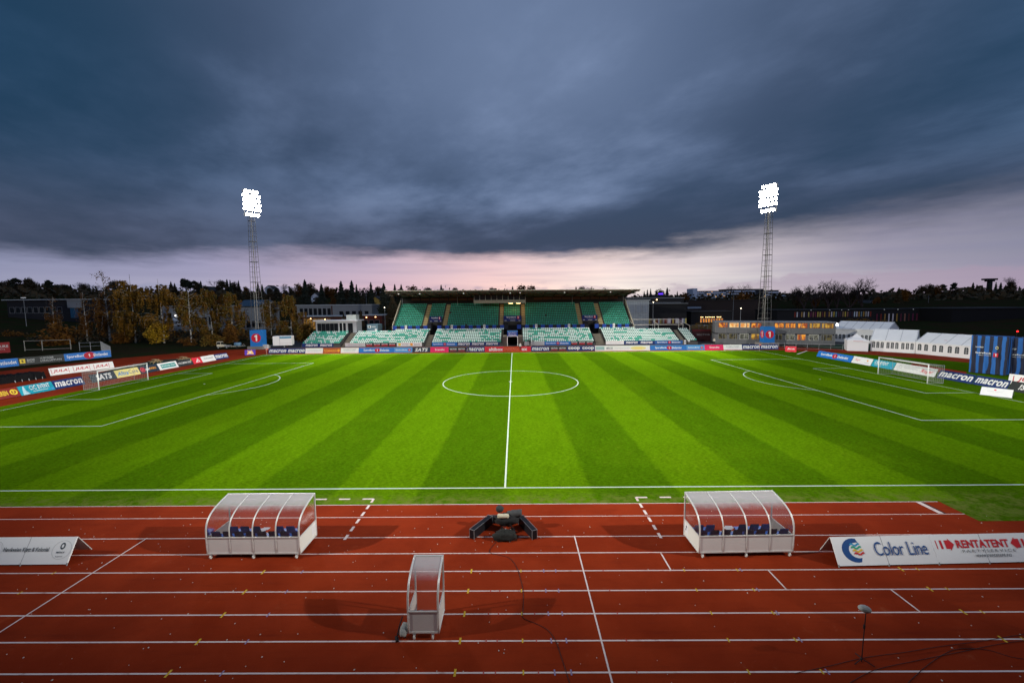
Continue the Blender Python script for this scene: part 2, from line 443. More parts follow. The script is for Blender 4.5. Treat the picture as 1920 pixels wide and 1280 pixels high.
def ellipse(mb, fn, cx, cz, rx, rz, n=28, a0=0., a1=None, inner=0.):
    if inner:
        a1 = 2*math.pi if a1 is None else a1
        for k in range(n):
            b0, b1 = a0+(a1-a0)*k/n, a0+(a1-a0)*(k+1)/n
            mb.poly([fn(cx+rx*math.cos(b0), cz+rz*math.sin(b0)), fn(cx+rx*math.cos(b1), cz+rz*math.sin(b1)),
                     fn(cx+rx*inner*math.cos(b1), cz+rz*inner*math.sin(b1)), fn(cx+rx*inner*math.cos(b0), cz+rz*inner*math.sin(b0))])
    else:
        mb.poly([fn(cx+rx*math.cos(2*math.pi*k/n), cz+rz*math.sin(2*math.pi*k/n)) for k in range(n)])
    return mb
def prints(parent, items, fn, w, h):
    """items on a surface w x h; fn(x, z, lift) maps to 3-D"""
    for k, it in enumerate(items):
        lift = .004*(k+1); g = lambda x, z, l=lift: fn(x, z, l)
        mb = MB(); kd = it[0]
        if kd == 't' and it[1] == '1':
            one(mb, g, (it[3]+it[4])/2*w, (it[5]+it[6])/2*h, (it[6]-it[5])*h); m = it[2]; nm = 'numeral'
        elif kd == 't':
            _, s, m, a, b, c, d = it[:7]; o = it[7] if len(it) > 7 else {}
            put_text(mb, s, g, a*w, b*w, c*h, d*h, o.get('bold', .0), o.get('shear', 0.)); nm = 'lettering'
        elif kd == 'e':
            _, m, a, c, rx, rz = it[:6]; ellipse(mb, g, a*w, c*h, rx, rz, inner=(it[6] if len(it) > 6 else 0.)); nm = 'emblem'
        elif kd == 'p':
            _, m, pts = it[:3]; mb.poly([g(a*w, c*h) for a, c in pts]); nm = 'emblem'
        else:
            _, m, a, b, c, d = it[:6]; mb.poly([g(a*w, c*h), g(b*w, c*h), g(b*w, d*h), g(a*w, d*h)]); nm = it[6] if len(it) > 6 else 'colour_field'
        mb.build(nm, m, parent)
B1 = dict(bold=.02); BI = dict(bold=.03, shear=.25); BB = dict(bold=.035)
def mac(a, b, c=.22, d=.80): return ('t', 'macron', WHITE, a, b, c, d, BI)
def bank1(a0=.12, a1=.88):
    w = a1-a0
    return lambda rx, rz: [('t', 'SpareBank', WHITE, a0, a0+w*.44, .26, .74, B1), ('e', RED, a0+w*.535, .5, rx, rz), ('t', '1', WHITE, a0+w*.52, a0+w*.55, .30, .70, BB), ('t', 'Østlandet', WHITE, a0+w*.63, a1, .30, .74, B1)]

def board(name, label, p0, p1, h, lean, bg, items, group, z0=.06, th=.05, cat='advertising board', full=False, seams=0):
    p0 = Vector((p0[0], p0[1], 0)); p1 = Vector((p1[0], p1[1], 0)); d = p1-p0; w = d.length
    t = thing(name, label, cat, p0, math.atan2(d.y, d.x), group)
    e = Vector((0, lean, math.sqrt(max(h*h-lean*lean, .01))))/h; n = Vector((0, -e.z, e.y))
    fn = lambda x, s, l: Vector((x, 0, z0))+e*s+n*l
    MB().slab(fn(0, 0, 0), fn(w, 0, 0), fn(w, h, 0), fn(0, h, 0), -n*th).build('panel', bg, t)
    top = fn(0, h, -th)
    ry = top.y+max(lean, .22)
    m = MB()
    if full:
        m.slab((0, ry, z0), (0, top.y+.01, top.z-.004), (w, top.y+.01, top.z-.004), (w, ry, z0), (0, -.03, 0))
        m.build('back_panel', LGREY, t)
    else:
        for x in (.12*w, .88*w): MB().tube([(x, top.y, top.z-.05), (x, ry, .0), (x, ry-.02, .03), (x, .06, .03)], .022, 5).build('support_leg', GREY, t)
    for k in range(seams):
        x = w*(k+1)/(seams+1)
        MB().poly([fn(x-.008, 0, .003), fn(x+.008, 0, .003), fn(x+.008, h, .003), fn(x-.008, h, .003)]).build('seam', GTXT, t)
    if full:
        f = MB()
        for k in range(seams+2):
            x = w*k/(seams+1); f.tube([(x, .0, .0), (x, .03, .10)], .025, 6)
        f.build('feet', GREY, t)
    prints(t, items, fn, w, h)
    return t

# ------------------------------------------------------------------ the ground
def hgt(x, y):
    def ss(v): v = min(1, max(0, v)); return v*v*(3-2*v)
    r = math.hypot(x, max(y, 0))
    a = 17*ss((r-130)/280)*(1.15 if x < 0 else .75) * ss((y+140)/160)
    return -.06 + a + 14*ss((r-600)/900)*(1.2 if x < 0 else .7)*ss((y+200)/300)
def build_ground():
    m = MB(); rs = [0, 20, 40, 60, 80, 100, 115, 130, 145, 160, 180, 200, 230, 260, 300, 340, 380, 420, 480, 560, 680, 850, 1100, 1500, 2200, 3200]
    na = 72
    vs = [(0, 0, -.06)]
    for r in rs[1:]:
        for k in range(na):
            a = 2*math.pi*k/na; x, y = r*math.cos(a), r*math.sin(a); vs.append((x, y, hgt(x, y)))
    fs = [(0, 1+k, 1+(k+1) % na) for k in range(na)]
    for i in range(len(rs)-2):
        for k in range(na):
            a = 1+i*na; fs.append((a+k, a+na+k, a+na+(k+1) % na, a+(k+1) % na))
    m.add(vs, fs)
    g = mat('rough ground', (.020, .026, .010), .95, col2=(.030, .022, .012), c2s=.15, var=.4, vs=1.2, bump=.6, bs=3., spec=0.)
    struct('ground', m, g, smooth=True)
build_ground()
def arc(cx, cy, r, a0, a1, n=36): return [(cx+r*math.cos(R_(a0+(a1-a0)*k/n)), cy+r*math.sin(R_(a0+(a1-a0)*k/n))) for k in range(n+1)]
def flat(mb, pts, z): return mb.poly([(p[0], p[1], z) for p in pts])
TRK = track_mat()
L2, W2 = 53.2, 33.4
redpts = arc(42.2, 0, 46.0, -90, 78) + [(30, 47.2), (-50, 47.6), (-63, 47.3), (-71, 44.6), (-77, 38), (-81.6, 30), (-85, 20), (-88, 8), (-89, -10), (-84, -30), (-70, -47), (-42, -52), (42, -52)]
struct('running_track', flat(MB(), redpts, 0.), TRK)
asph = mat('asphalt', (.045, .045, .048), .9, var=.3, vs=1., bump=.3)
struct('apron', flat(MB(), [(-66, 47.55), (95, 46), (95, 78), (-66, 78)], -.02), asph)
struct('tent_apron', flat(MB(), arc(42.2, 0, 47.5, 58, 5, 20)+[(104, 4), (104, 45), (76, 46)], -.012), mat('turf apron', (.012, .05, .02), .9, var=.3, vs=2.))
GR1 = grass_mat('pitch grass', 1); GR2 = grass_mat('verge grass', 2); GR3 = grass_mat('dull grass', 0)
struct('pitch', flat(MB(), [(-55.6, -35.35), (54.8, -35.35), (54.8, 34.6), (-54.6, 34.6), (-55.2, 8)], .006), GR1)
m = MB()
flat(m, [(54.8, -35.35), (56.5, -35.3)]+arc(42.2, 0, 37.6, -70, 66, 30)+[(54.8, 34.6)], .006)
flat(m, [(23.1, -35.36), (23.02, -37.4), (42.2, -37.4), (52, -36.4), (54.7, -35.36)], .007)
struct('grass_verge', m, GR2)
struct('grass_patch', flat(MB(), [(-71.6, 25.3), (-67.4, 29.6), (-60.3, 22.4), (-60.6, 10), (-66.5, 8.5)], .006), mat('dark turf', (.010, .028, .016), .9, var=.4, vs=1.5))
struct('runway', flat(MB(), [ground(1700, 687)[:2], ground(1812, 707)[:2], ground(1812, 697)[:2], ground(1712, 681)[:2]], .012), TRK)

# pitch markings
def strip(mb, a, b, w, z):
    a, b = Vector(a[:2]), Vector(b[:2]); d = (b-a).normalized(); n = Vector((-d.y, d.x))*w/2
    return flat(mb, [a-n, b-n, b+n, a+n], z)
pm = MB(); LZ = .011; LW = .105
def ln(a, b, w=LW): strip(pm, a, b, w, LZ)
def ring(cx, cy, r, a0, a1, w=LW, n=60):
    p = arc(cx, cy, r-w/2, a0, a1, n); q = arc(cx, cy, r+w/2, a0, a1, n)
    for i in range(n): flat(pm, [p[i], p[i+1], q[i+1], q[i]], LZ+.001)
h = LW/2
ln((-L2-h, -W2), (L2+h, -W2)); ln((-L2-h, W2), (L2+h, W2))
ln((-L2, -W2+h), (-L2, W2-h)); ln((L2, -W2+h), (L2, W2-h)); ln((0, -W2+h), (0, W2-h))
ring(0, 0, 9.15, 0, 360, n=96); ring(0, 0, .13, 0, 360, .24, 16)
for sx in (-1, 1):
    for dx, hw in ((16.5, 20.16), (5.5, 9.16)):
        X = sx*(L2-dx); xe = sx*(L2-h)
        ln((X, -hw-h), (X, hw+h)); ln((X-sx*-h, -hw), (xe, -hw)); ln((X-sx*-h, hw), (xe, hw))
    c = sx*(L2-11); ring(c, 0, .06, 0, 360, .12, 16)
    a = math.degrees(math.acos(5.5/9.15))
    ring(c, 0, 9.15, (180-a if sx > 0 else -a), (180+a if sx > 0 else a))
for sx in (-1, 1):
    for sy in (-1, 1):
        a0 = {(-1, -1): 0, (1, -1): 90, (1, 1): 180, (-1, 1): 270}[(sx, sy)]
        ring(sx*L2, sy*W2, 1.0, a0+4, a0+86, n=10)
struct('pitch_lines', pm, mat('pitch line paint', (.58, .64, .52), .9, var=.25, vs=5., spec=0.))

# track markings
tm = MB()
def tl(a, b, w=.05, z=.005): strip(tm, a, b, w, z)
LANES = [-36.71, -38.56, -39.83, -41.05, -42.22, -43.39, -44.56, -45.72, -46.9, -48.1]
tl((-60, -35.40), (23.0, -35.40), .05, .009)
tl((-60, -36.71), (23.4, -36.71), .045)
for i, y in enumerate(LANES[1:]): tl((-70, y), (70, y), .055)
for X in (-16.5, 3.31): tl((X, -38.5), (X, -49), .055, .0065)
for X, a, b in ((6.81, 2, 3), (10.67, 3, 4), (14.5, 4, 5), (18.4, 5, 6)): tl((X, LANES[a]-.03), (X, LANES[b]+.03), .06, .0066)
for sx in (-1, 1):
    X = 7.22*sx
    for k in range(6):
        y = -34.72-.72*k; tl((X, y), (X, y-.42), .13, .013)
    for k in range(6):
        x = X+sx*(1.3*k-.0); tl((x, -34.72), (x+sx*.62, -34.72), .13, .014)
for d in (0, .0): pass
tl((21.95, -35.44), (21.95, -36.66), .26, .0105)
for y in (38.2, 39.4, 40.6, 41.8, 43.0, 44.2): tl((-48, y), (58, y), .05)
tl((63.2, 33), (57.2, 27.2), .30, .012)
struct('track_lines', tm, mat('track line paint', (.72, .60, .57), .85, col2=(.50, .34, .30), c2s=3., c2r=(.55, .75), var=.15, vs=9., spec=.05))
struct('takeoff_strip', strip(MB(), (22.15, -35.44), (22.15, -36.66), .09, .0105), BLACK)
ty = MB(); tr = MB(); tb = MB()
XY = [ground(460, 1108)[0], ground(60, 1098)[0], -1.18, .81, ground(1307, 1107)[0], ground(1335, 1150)[0]+2.1, ground(1735, 1098)[0], 16.6]
for y in LANES[3:]:
    for i, X in enumerate(XY):
        L, w = (.26, .07) if X in (-1.18,) or i in (0, 6) else (.17, .05)
        strip(ty, (X, y-L/2), (X, y+L/2), w, .0085)
    for X in (-.35, .0, 1.25, 4.1): strip(tr, (X, y-.07), (X, y+.07), .035, .0085)
    for X in (1.72, 2.2, -8.0, 9.6): strip(tb, (X, y-.10), (X, y+.10), .045, .0085)
struct('lane_ticks', ty, mat('yellow line paint', (.62, .38, .03), .8, var=.3, vs=8.))
struct('red_ticks', tr, mat('faded red paint', (.42, .06, .04), .8))
struct('blue_ticks', tb, mat('faded blue paint', (.28, .22, .36), .8))
rnd = random.Random(3)
cm = MB()
for k in range(420):
    x, y = rnd.uniform(-24, 24), rnd.uniform(-48, -36)
    s = rnd.choice([.012, .015, .02, .028]); a = rnd.random()*6
    cm.hexa([(x+s*math.cos(a+q*1.57)*rnd.uniform(.6, 1.1), y+s*math.sin(a+q*1.57)) for q in range(4)], .002, .012)
tag(cm.build('paper_scraps', mat('scrap white', (.55, .50, .45), .8)), 'tiny pale scraps scattered over the red running track', 'litter', kind='stuff')

# ------------------------------------------------------------------ goals, flags
def make_goal(label, cx, sx):
    """sx: side (-1 left end, 1 right end); net runs away from the pitch"""
    t = thing('football_goal', label, 'goal', (cx, 0, 0), R_(90)*(1 if sx < 0 else -1), 'goals at the two ends of the pitch')
    # local: x along goal line, +y away from the pitch
    hw, H = 3.66, 2.44
    f = MB()
    for x in (-hw, hw): f.tube([(x, 0, 0), (x, 0, H)], .06, 10)
    f.tube([(-hw-.06, 0, H), (hw+.06, 0, H)], .06, 10); f.build('goal_frame', WHITE, t, smooth=True)
    D = 2.0
    b = MB()
    for x in (-hw, hw):
        b.tube([(x, .05, H), (x, D, H-.12)], .018, 5); b.tube([(x, D, H-.12), (x, D, 0)], .022, 5)
    b.tube([(-hw, D, .03), (hw, D, .03)], .02, 5).tube([(-hw, 0, .03), (-hw, D, .03)], .02, 5).tube([(hw, 0, .03), (hw, D, .03)], .02, 5)
    b.build('net_support', GREY, t)
    n = MB(); r = .006
    def seg(p, q): n.tube([p, q], r, 3, caps=False)
    N = 36
    for i in range(N+1):
        x = -hw+2*hw*i/N
        n.tube([(x, 0, H), (x, D*.5, H-.16), (x, D, H-.14), (x, D+.02, .05)], r, 3, caps=False)
    for z in np.arange(.1, H-.1, .2): seg((-hw, D+.01, z), (hw, D+.01, z))
    for y in np.arange(.25, D, .25): seg((-hw, y, H-.16), (hw, y, H-.16))
    for x in (-hw, hw):
        for z in np.arange(.1, H-.1, .2): seg((x, 0, z), (x, D, z))
        for y in np.arange(.25, D, .25): seg((x, y, 0), (x, y, H-.14))
    n.build('net', mat('net cord', (.42, .42, .40), .9), t)
make_goal('white football goal in front of the dark and yellow boards at the left end', -L2, -1)
make_goal('white football goal in front of the teal board and white boards at the right end', L2, 1)
def corner_flag(x, y, label, lean=0.):
    t = thing('corner_flag', label, 'corner flag', (x, y, 0), 0, 'corner flags at the far corners')
    p = MB(); pts = [(0, 0, 0), (lean*.5, 0, .75), (lean, 0, 1.5)]
    p.tube(pts, .025, 6).build('pole', mat('flag pole white', (.75, .55, .50), .5), t)
    MB().slab((lean, 0, 1.12), (lean+.42, .1, 1.16), (lean+.40, .06, 1.46), (lean, 0, 1.5), (0, .006, 0)).build('flag', mat('flag pink', (.70, .22, .16), .7), t)
corner_flag(-53.2, 33.4, 'thin corner flag pole with pink flag at the far left corner of the pitch', -.15)
corner_flag(53.2, 33.4, 'thin corner flag pole with pink flag at the far right corner of the pitch')

# ------------------------------------------------------------------ advertising boards
FAR = 'boards along the far touchline'
YF = 35.3
def fx(u): return at(u, 657, YF)[0]
def far(u0, u1, label, bg, items):
    board('advertising_board', label, (fx(u0), YF), (fx(u1)-.03, YF), 1.16, .30, bg, items, FAR)
far(502.6, 537.6, 'navy board with white slanted lettering, leftmost in the far touchline row', NAVY, [mac(.04, .96)])
far(537.6, 572, 'navy board with white slanted lettering, second from the left in the far touchline row', NAVY, [mac(.04, .96)])
far(572, 605, 'white board with faint grey lettering between the navy boards and the orange board', WHITE, [('t', 'OPTIMERKET', LGREY, .08, .92, .35, .68)])
far(605, 638.5, 'rust brown board with orange lettering and round emblem in the far left row', RUST, [('t', 'PIZZABAKEREN', ORANGE, .06, .78, .26, .72, B1), ('e', ORANGE, .88, .5, .3, .33)])
far(638.5, 672, 'white board with pale grey lettering just right of the orange lettered board', WHITE, [('t', 'SOLBERGTUNET', GTXT, .15, .85, .50, .78), ('f', LGREY, .2, .8, .26, .34)])
bk = bank1(.14, .86)
far(672, 739, 'long blue board with red circled numeral in the left half of the far row', BLUE, bk(.55, .42))
far(739, 773, 'short light blue board with red dot beside the dark navy board, left of halfway', LBLUE, [('t', 'EiendomsMegler', WHITE, .08, .72, .32, .66, B1), ('e', RED, .84, .5, .3, .3), ('t', '1', WHITE, .81, .87, .36, .64, BB)])
far(773, 807, 'dark navy board with big white slanted capitals in the far row', SLATE, [('t', 'SATS', WHITE, .14, .86, .18, .84, BI)])
far(807, 841, 'pinkish red board with small white word, left of the halfway line', PINK, [('t', 'Scandic', WHITE, .25, .78, .34, .72, B1)])
far(841, 874, 'charcoal board with two white words and red underlines, left of halfway', CHAR, [('t', 'VECTOR', WHITE, .06, .46, .46, .74, B1), ('t', 'VECTOR', WHITE, .54, .94, .46, .74, B1), ('f', BRED, .08, .44, .26, .34), ('f', BRED, .56, .92, .26, .34)])
far(874, 909, 'navy board with white slanted lettering behind the standing dark person', NAVY, [mac(.04, .96)])
far(909, 944, 'bright red board with white lettering, left of the gap at halfway', BRED, [('t', 'altibox', WHITE, .22, .98, .18, .82, BB)])
far(977, 996, 'short bright red board with white letters, right of the gap at halfway', BRED, [('t', 'ox', WHITE, .06, .62, .20, .66, BB)])
far(996, 1031, 'navy board with white slanted lettering, right of the halfway gap', NAVY, [mac(.04, .96)])
far(1031, 1063, 'charcoal board with two white words and red underlines, right of halfway', CHAR, [('t', 'VECTOR', WHITE, .06, .46, .46, .74, B1), ('t', 'VECTOR', WHITE, .54, .94, .46, .74, B1), ('f', BRED, .08, .44, .26, .34), ('f', BRED, .56, .92, .26, .34)])
far(1063, 1116, 'deep navy board with the same white round lettered word twice', NAVY, [('t', 'coop', WHITE, .05, .46, .16, .82, BB), ('t', 'coop', WHITE, .55, .96, .16, .82, BB)])
far(1116, 1219, 'longest white board with grey green block and yellow oval in the far row', WHITE, [('f', mat('grey green print', (.30, .45, .45), .5), .01, .17, .18, .82), ('t', 'MERCUR', GTXT, .205, .32, .28, .74, BI), ('t', 'HOVEDSTADEN', LGREY, .36, .64, .38, .66), ('e', CREAM, .79, .5, 1.7, .40), ('t', 'funkweb', YEL, .73, .85, .40, .62)])
far(1219, 1288, 'long blue board with red circled numeral in the right half of the far row', BLUE, bk(.55, .42))
far(1288, 1322, 'short light blue board with red dot beside the pinkish red board, right of halfway', LBLUE, [('t', 'EiendomsMegler', WHITE, .08, .72, .32, .66, B1), ('e', RED, .84, .5, .3, .3), ('t', '1', WHITE, .81, .87, .36, .64, BB)])
far(1322, 1357, 'pinkish red board with small white word near the right end of the far row', PINK, [('t', 'Scandic', WHITE, .25, .78, .34, .72, B1)])
far(1357, 1392, 'white board with pale grey lettering left of the last navy boards', WHITE, [('t', 'SOLBERGTUNET', GTXT, .15, .85, .50, .78), ('f', LGREY, .2, .8, .26, .34)])
far(1392, 1426, 'navy board with white slanted lettering behind the right corner flag', NAVY, [mac(.04, .96)])
far(1426, 1460, 'navy board with white slanted lettering, last at the right of the far row', NAVY, [mac(.04, .96)])
def vboard(name, label, u0, u1, vb, vt, bg, items, group, lean=.25, ang=None, **kw):
    a = ground(u0, vb if not isinstance(vb, tuple) else vb[0]); b = ground(u1, vb if not isinstance(vb, tuple) else vb[1])
    hh = kw.pop('h')
    return board(name, label, a[:2], b[:2], hh, lean, bg, items, group, **kw)
vboard('advertising_board', 'small violet board with pale orange scrawl on the red track near the left corner', 459, 479, (666.5, 665.5), 0, PURPLE,
       [('p', mat('peach print', (.85, .50, .18), .5), [(.18, .10), (.30, .62), (.22, .9), (.5, .80), (.66, .92), (.78, .5), (.86, .12), (.5, .2)]), ('t', 'M', WHITE, .40, .62, .25, .7, BI)], 'loose boards near the far corners', h=1.15)
vboard('advertising_board', 'small red board with white script on the red track near the right corner', 1472, 1493, (659.5, 660.5), 0, BRED,
       [('t', 'Bergh', WHITE, .18, .85, .30, .72, dict(shear=.4, bold=.02))], 'loose boards near the far corners', h=1.15)

LE = 'boards behind the left goal'
def lx(y): return -59.0+.030*(y-4)
def left(u0, v0, u1, v1, label, bg, items):
    # where the pixel rays meet the board line behind the left goal
    def hit(u, v):
        g = ground(u, v); k = (lx(g[1])-CAM[0])/(g[0]-CAM[0])
        for _ in range(4):
            y = CAM[1]+(g[1]-CAM[1])*k; k = (lx(y)-CAM[0])/(g[0]-CAM[0])
        y = CAM[1]+(g[1]-CAM[1])*k
        return (lx(y), y)
    a, b = hit(u0, v0), hit(u1, v1)
    board('advertising_board', label, a, (b[0], b[1]-.04), 1.22, .55, bg, items, LE)
left(-32, 757, 41.5, 744.5, 'maroon board with yellow capitals and round emblem at the left picture edge', BROWNRED, [('t', 'PIZZABAKEREN', YEL, .02, .70, .30, .78, BB), ('e', YEL, .86, .52, .38, .36, .62), ('t', 'R', YEL, .83, .90, .38, .66, BB)])
left(41.5, 744.5, 105, 730.5, 'turquoise board with white capitals and a pale bottle shape, left end row', TEAL, [('p', mat('pale aqua print', (.45, .68, .75), .5), [(.06, .02), (.10, .55), (.14, .95), (.17, .95), (.18, .5), (.26, .02)]), ('t', 'CIC EVENT', WHITE, .30, .90, .42, .88, B1), ('f', LGREY, .36, .80, .22, .29), ('f', LBLUE, .9, .98, .1, .3)])
left(105, 730.5, 161, 718.5, 'navy board with white slanted lettering left of the near goalpost', NAVY, [mac(.04, .96)])
left(174, 716.5, 221, 708.5, 'dark slate board with bold white slanted capitals behind the left goal net', SLATE, [('t', 'SATS', WHITE, .20, .84, .16, .86, BI)])
left(221, 708.5, 265, 700.5, 'pale yellow board with blue and grey lettering behind the left goal', CREAM, [('t', 'Altra', LBLUE, .06, .52, .24, .76, BI), ('t', 'Care', GTXT, .54, .94, .28, .80, B1)])
left(265, 700.5, 301, 693.5, 'dark blue board with orange ring emblem and orange letters behind the far goalpost', SLATE, [('e', BRED, .17, .5, .42, .40, .72), ('e', BRED, .17, .5, .20, .18), ('t', 'smart', WHITE, .30, .52, .34, .64, BI), ('t', 'PARK', ORANGE, .53, .88, .36, .68, B1)])
left(301, 693.5, 336, 686.5, 'white board with a teal panel of white lettering, left end row', WHITE, [('f', mat('teal field', (.01, .28, .26), .5), .12, .90, .22, .78), ('t', 'framgården', WHITE, .16, .86, .34, .66, B1)])
left(336, 686.5, 364, 680.5, 'charcoal board with thin white capitals beside the red triangle board', CHAR, [('t', 'HOLTSMARK GOLF', WHITE, .05, .92, .36, .64, B1), ('f', YEL, .93, .97, .6, .9)])
left(364, 680.5, 381, 677.5, 'short pinkish red board with a white triangle emblem', BRED, [('p', WHITE, [(.30, .22), (.62, .85), (.80, .22)]), ('p', BRED, [(.48, .30), (.60, .60), (.68, .30)])])
left(381, 677.5, 406, 672.5, 'white board with small grey script between the red triangle and the navy board', WHITE, [('t', 'Colosseum', GTXT, .18, .86, .46, .72, BI)])
left(406, 672.5, 430, 668.3, 'navy board with white slanted lettering at the far end of the left row', NAVY, [mac(.04, .96)])
vboard('advertising_board', 'long white board with the same red bracketed word three times, behind the left goal', 95, 215, (705, 690), 0, WHITE,
       sum([[('t', 'JULA', RED, .05+.32*k, .26+.32*k, .28, .72, BI), ('f', RED, .025+.32*k, .032+.32*k, .16, .84), ('f', RED, .275+.32*k, .282+.32*k, .16, .84)] for k in range(3)], []), 'outer boards at the left end', h=1.2, lean=.4)
og = 'outer boards at the left end'
board('advertising_board', 'blue board cut by the left picture edge above the red track', ground(-30, 693)[:2], ground(36, 686)[:2], 1.45, .25, BLUE, [('t', 'Østlandet', WHITE, .36, .95, .30, .76, B1), ('e', RED, .25, .5, .7, .6)], og)
board('advertising_board', 'black board with a yellow square and two lines of white capitals', ground(36, 686)[:2], ground(122, 677.5)[:2], 1.45, .25, CHAR, [('f', YEL, .03, .14, .25, .80), ('t', 'B', BLACK, .065, .105, .36, .70, BB), ('t', 'BACKE', LGREY, .18, .34, .48, .74, B1), ('t', 'ENTREPRENØR', LGREY, .18, .33, .28, .40), ('t', 'VI BYGGER', LGREY, .46, .76, .58, .82), ('t', 'LOKALSAMFUNN', LGREY, .46, .93, .24, .48)], og)
board('advertising_board', 'blue board with red circled numeral at the corner of the left fence', ground(122, 677.5)[:2], ground(209, 669)[:2], 1.45, .25, BLUE, bank1(.05, .93)(.9, .7), og)
tt = board('advertising_board', 'dark red sign with white capitals at the left picture edge, up on the bank', ground(-25, 664)[:2], ground(20, 661)[:2], 2.5, .2, mat('sign red', (.28, .012, .015), .6), [('t', 'R UKE', LGREY, .42, .93, .50, .74, B1), ('t', 'trening', LGREY, .5, .78, .28, .40)], og)

RE = 'boards behind the right goal'
def right(y0, y1, label, bg, items, dx=0.):
    board('advertising_board', label, (58.25+dx, y0), (58.15+dx, y1+.04), 1.2, .48, bg, items, RE)
def ry(u, v): return CAM[1]+(ground(u, v)[1]-CAM[1])*(58.2-CAM[0])/(ground(u, v)[0]-CAM[0])
yy = [ry(u, v) for u, v in ((1530, 669), (1595, 681), (1632, 688.5), (1674, 697), (1752, 711))]
right(yy[0], yy[1], 'blue board with red circled numeral at the far end of the right row', BLUE, bank1(.1, .9)(.55, .44))
right(yy[1], yy[2], 'white board with faint red script and a small orange mark, right end row', WHITE, [('t', 'Roger', BRED, .14, .42, .34, .72, dict(shear=.4)), ('e', ORANGE, .78, .62, .16, .14), ('f', LGREY, .66, .9, .26, .34)])
right(yy[2], yy[3], 'turquoise board with white capitals behind the far post of the right goal', TEAL, [('t', 'CIC EVENT', WHITE, .10, .72, .40, .84, B1), ('f', LGREY, .12, .45, .24, .30), ('f', LBLUE, .86, .95, .12, .3)])
right(yy[3], yy[4], 'long white board with red script seen through the right goal net', WHITE, [('e', LGREY, .14, .55, .25, .22, .8), ('f', LGREY, .24, .58, .48, .55), ('t', 'Roger', BRED, .66, .94, .20, .70, dict(shear=.4, bold=.01))])
y2 = [ry(u, v) for u, v in ((1757, 709.5), (1825, 721.5), (1890, 734), (1985, 752))]
right(y2[0], y2[1], 'navy board with white slanted lettering right of the right goal', NAVY, [mac(.03, .97)], -.15)
right(y2[1], y2[2], 'navy board with white slanted lettering behind the white floor board', NAVY, [mac(.03, .97)], -.15)
right(y2[2], y2[3], 'charcoal board with white lettering cut by the right picture edge', CHAR, [('t', '!SECTOR', WHITE, .20, .90, .25, .80, BI)], -.15)
vboard('advertising_board', 'white board with red bracketed word at the right picture edge by the blue drapes', 1889, 1985, (719.5, 731), 0, WHITE, [('t', 'JULA', RED, .18, .62, .28, .74, BI), ('f', RED, .09, .11, .18, .84)], 'outer board at the right end', h=1.25, lean=.3)
board('floor_board', 'low white tent shaped board on the grass in front of the right navy boards', ground(1837, 740)[:2], ground(1897, 747)[:2], 1.15, .85, WHITE, [('t', 'smarte lokaler', LGREY, .2, .7, .5, .62), ('e', BRED, .45, .75, .1, .08)], None, full=True)

NB = 'white tent shaped boards on the near track'
SER = mat('petrol lettering', (.035, .055, .075), .6)
DB = mat('deep blue lettering', (.012, .075, .26), .5)
BOARDW = mat('white board vinyl', (.82, .84, .85), .45, var=.06, vs=1.5)
t = board('advertising_board', 'white tent shaped board with dark narrow lettering and oval emblem on the near left track', (-23.9, -40.58), (-18.08, -40.55), 1.04, .52, BOARDW,
      [('e', LGREY, .925-.0, .52, .40, .36, .96), ('e', SER, .925, .66, .10, .13), ('e', BOARDW, .925, .66, .05, .07), ('t', 'MENY', SER, .895, .955, .40, .46, B1), ('t', 'kjøtt', SER, .90, .95, .25, .31), ('t', 'Høvikveien Kjøtt & Kolonial', SER, .505, .835, .42, .62, B1), ('e', LGREY, .43, .52, .40, .36, .96)], NB, full=True, seams=2)
def color_line_emblem(w, h):
    pts = []
    c = (.205, .50); outer = [(.205+.055*2.6*math.cos(R_(a))*.9, .52+.42*math.sin(R_(a))) for a in range(75, 286, 15)]
    inner = [(.232+.055*1.75*math.cos(R_(a))*.9, .52+.27*math.sin(R_(a))) for a in range(285, 74, -15)]
    it = [('p', DB, outer+inner)]
    for k, (mm, z) in enumerate(((mat('wave blue', (.03, .30, .55), .5), .68), (mat('wave green', (.02, .38, .22), .5), .58), (mat('wave yellow', (.75, .50, .05), .5), .47), (mat('wave red', (.60, .03, .03), .5), .37))):
        a = [(.165+.008*k+.014*i, z+.035*math.sin(i*1.25)) for i in range(8)]
        it.append(('p', mm, a+[(x, q+.065) for x, q in reversed(a)]))
    return it
board('advertising_board', 'white tent shaped board with blue lettering and rainbow wave emblem on the near right track', (13.60, -40.92), (17.72, -40.80), 1.06, .52, BOARDW,
      color_line_emblem(4.1, 1.06)+[('t', 'Color Line', DB, .40, .93, .32, .80, dict(bold=.0))], NB, full=True, seams=1)
RR = mat('signal red print', (.60, .02, .03), .5)
board('advertising_board', 'white tent shaped board with red capitals and red arrows at the right picture edge', (17.73, -40.80), (21.9, -40.68), 1.06, .52, BOARDW,
      [('f', RR, .035, .045, .50, .80), ('f', RR, .075, .098, .50, .80), ('p', RR, [(.125, .50), (.125, .80), (.165, .80), (.165, .86), (.215, .65), (.165, .44), (.165, .50)]),
       ('t', 'RENTATENT', RR, .235, .765, .52, .80, BB), ('p', RR, [(.875, .50), (.875, .80), (.835, .80), (.835, .86), (.785, .65), (.835, .44), (.835, .50)]), ('f', RR, .90, .923, .50, .80), ('f', RR, .953, .963, .50, .80),
       ('t', 'P A R T Y S E R V I C E', SER, .27, .80, .36, .46), ('t', 'www.rentatent.no', SER, .38, .74, .20, .31)], NB, full=True, seams=1)

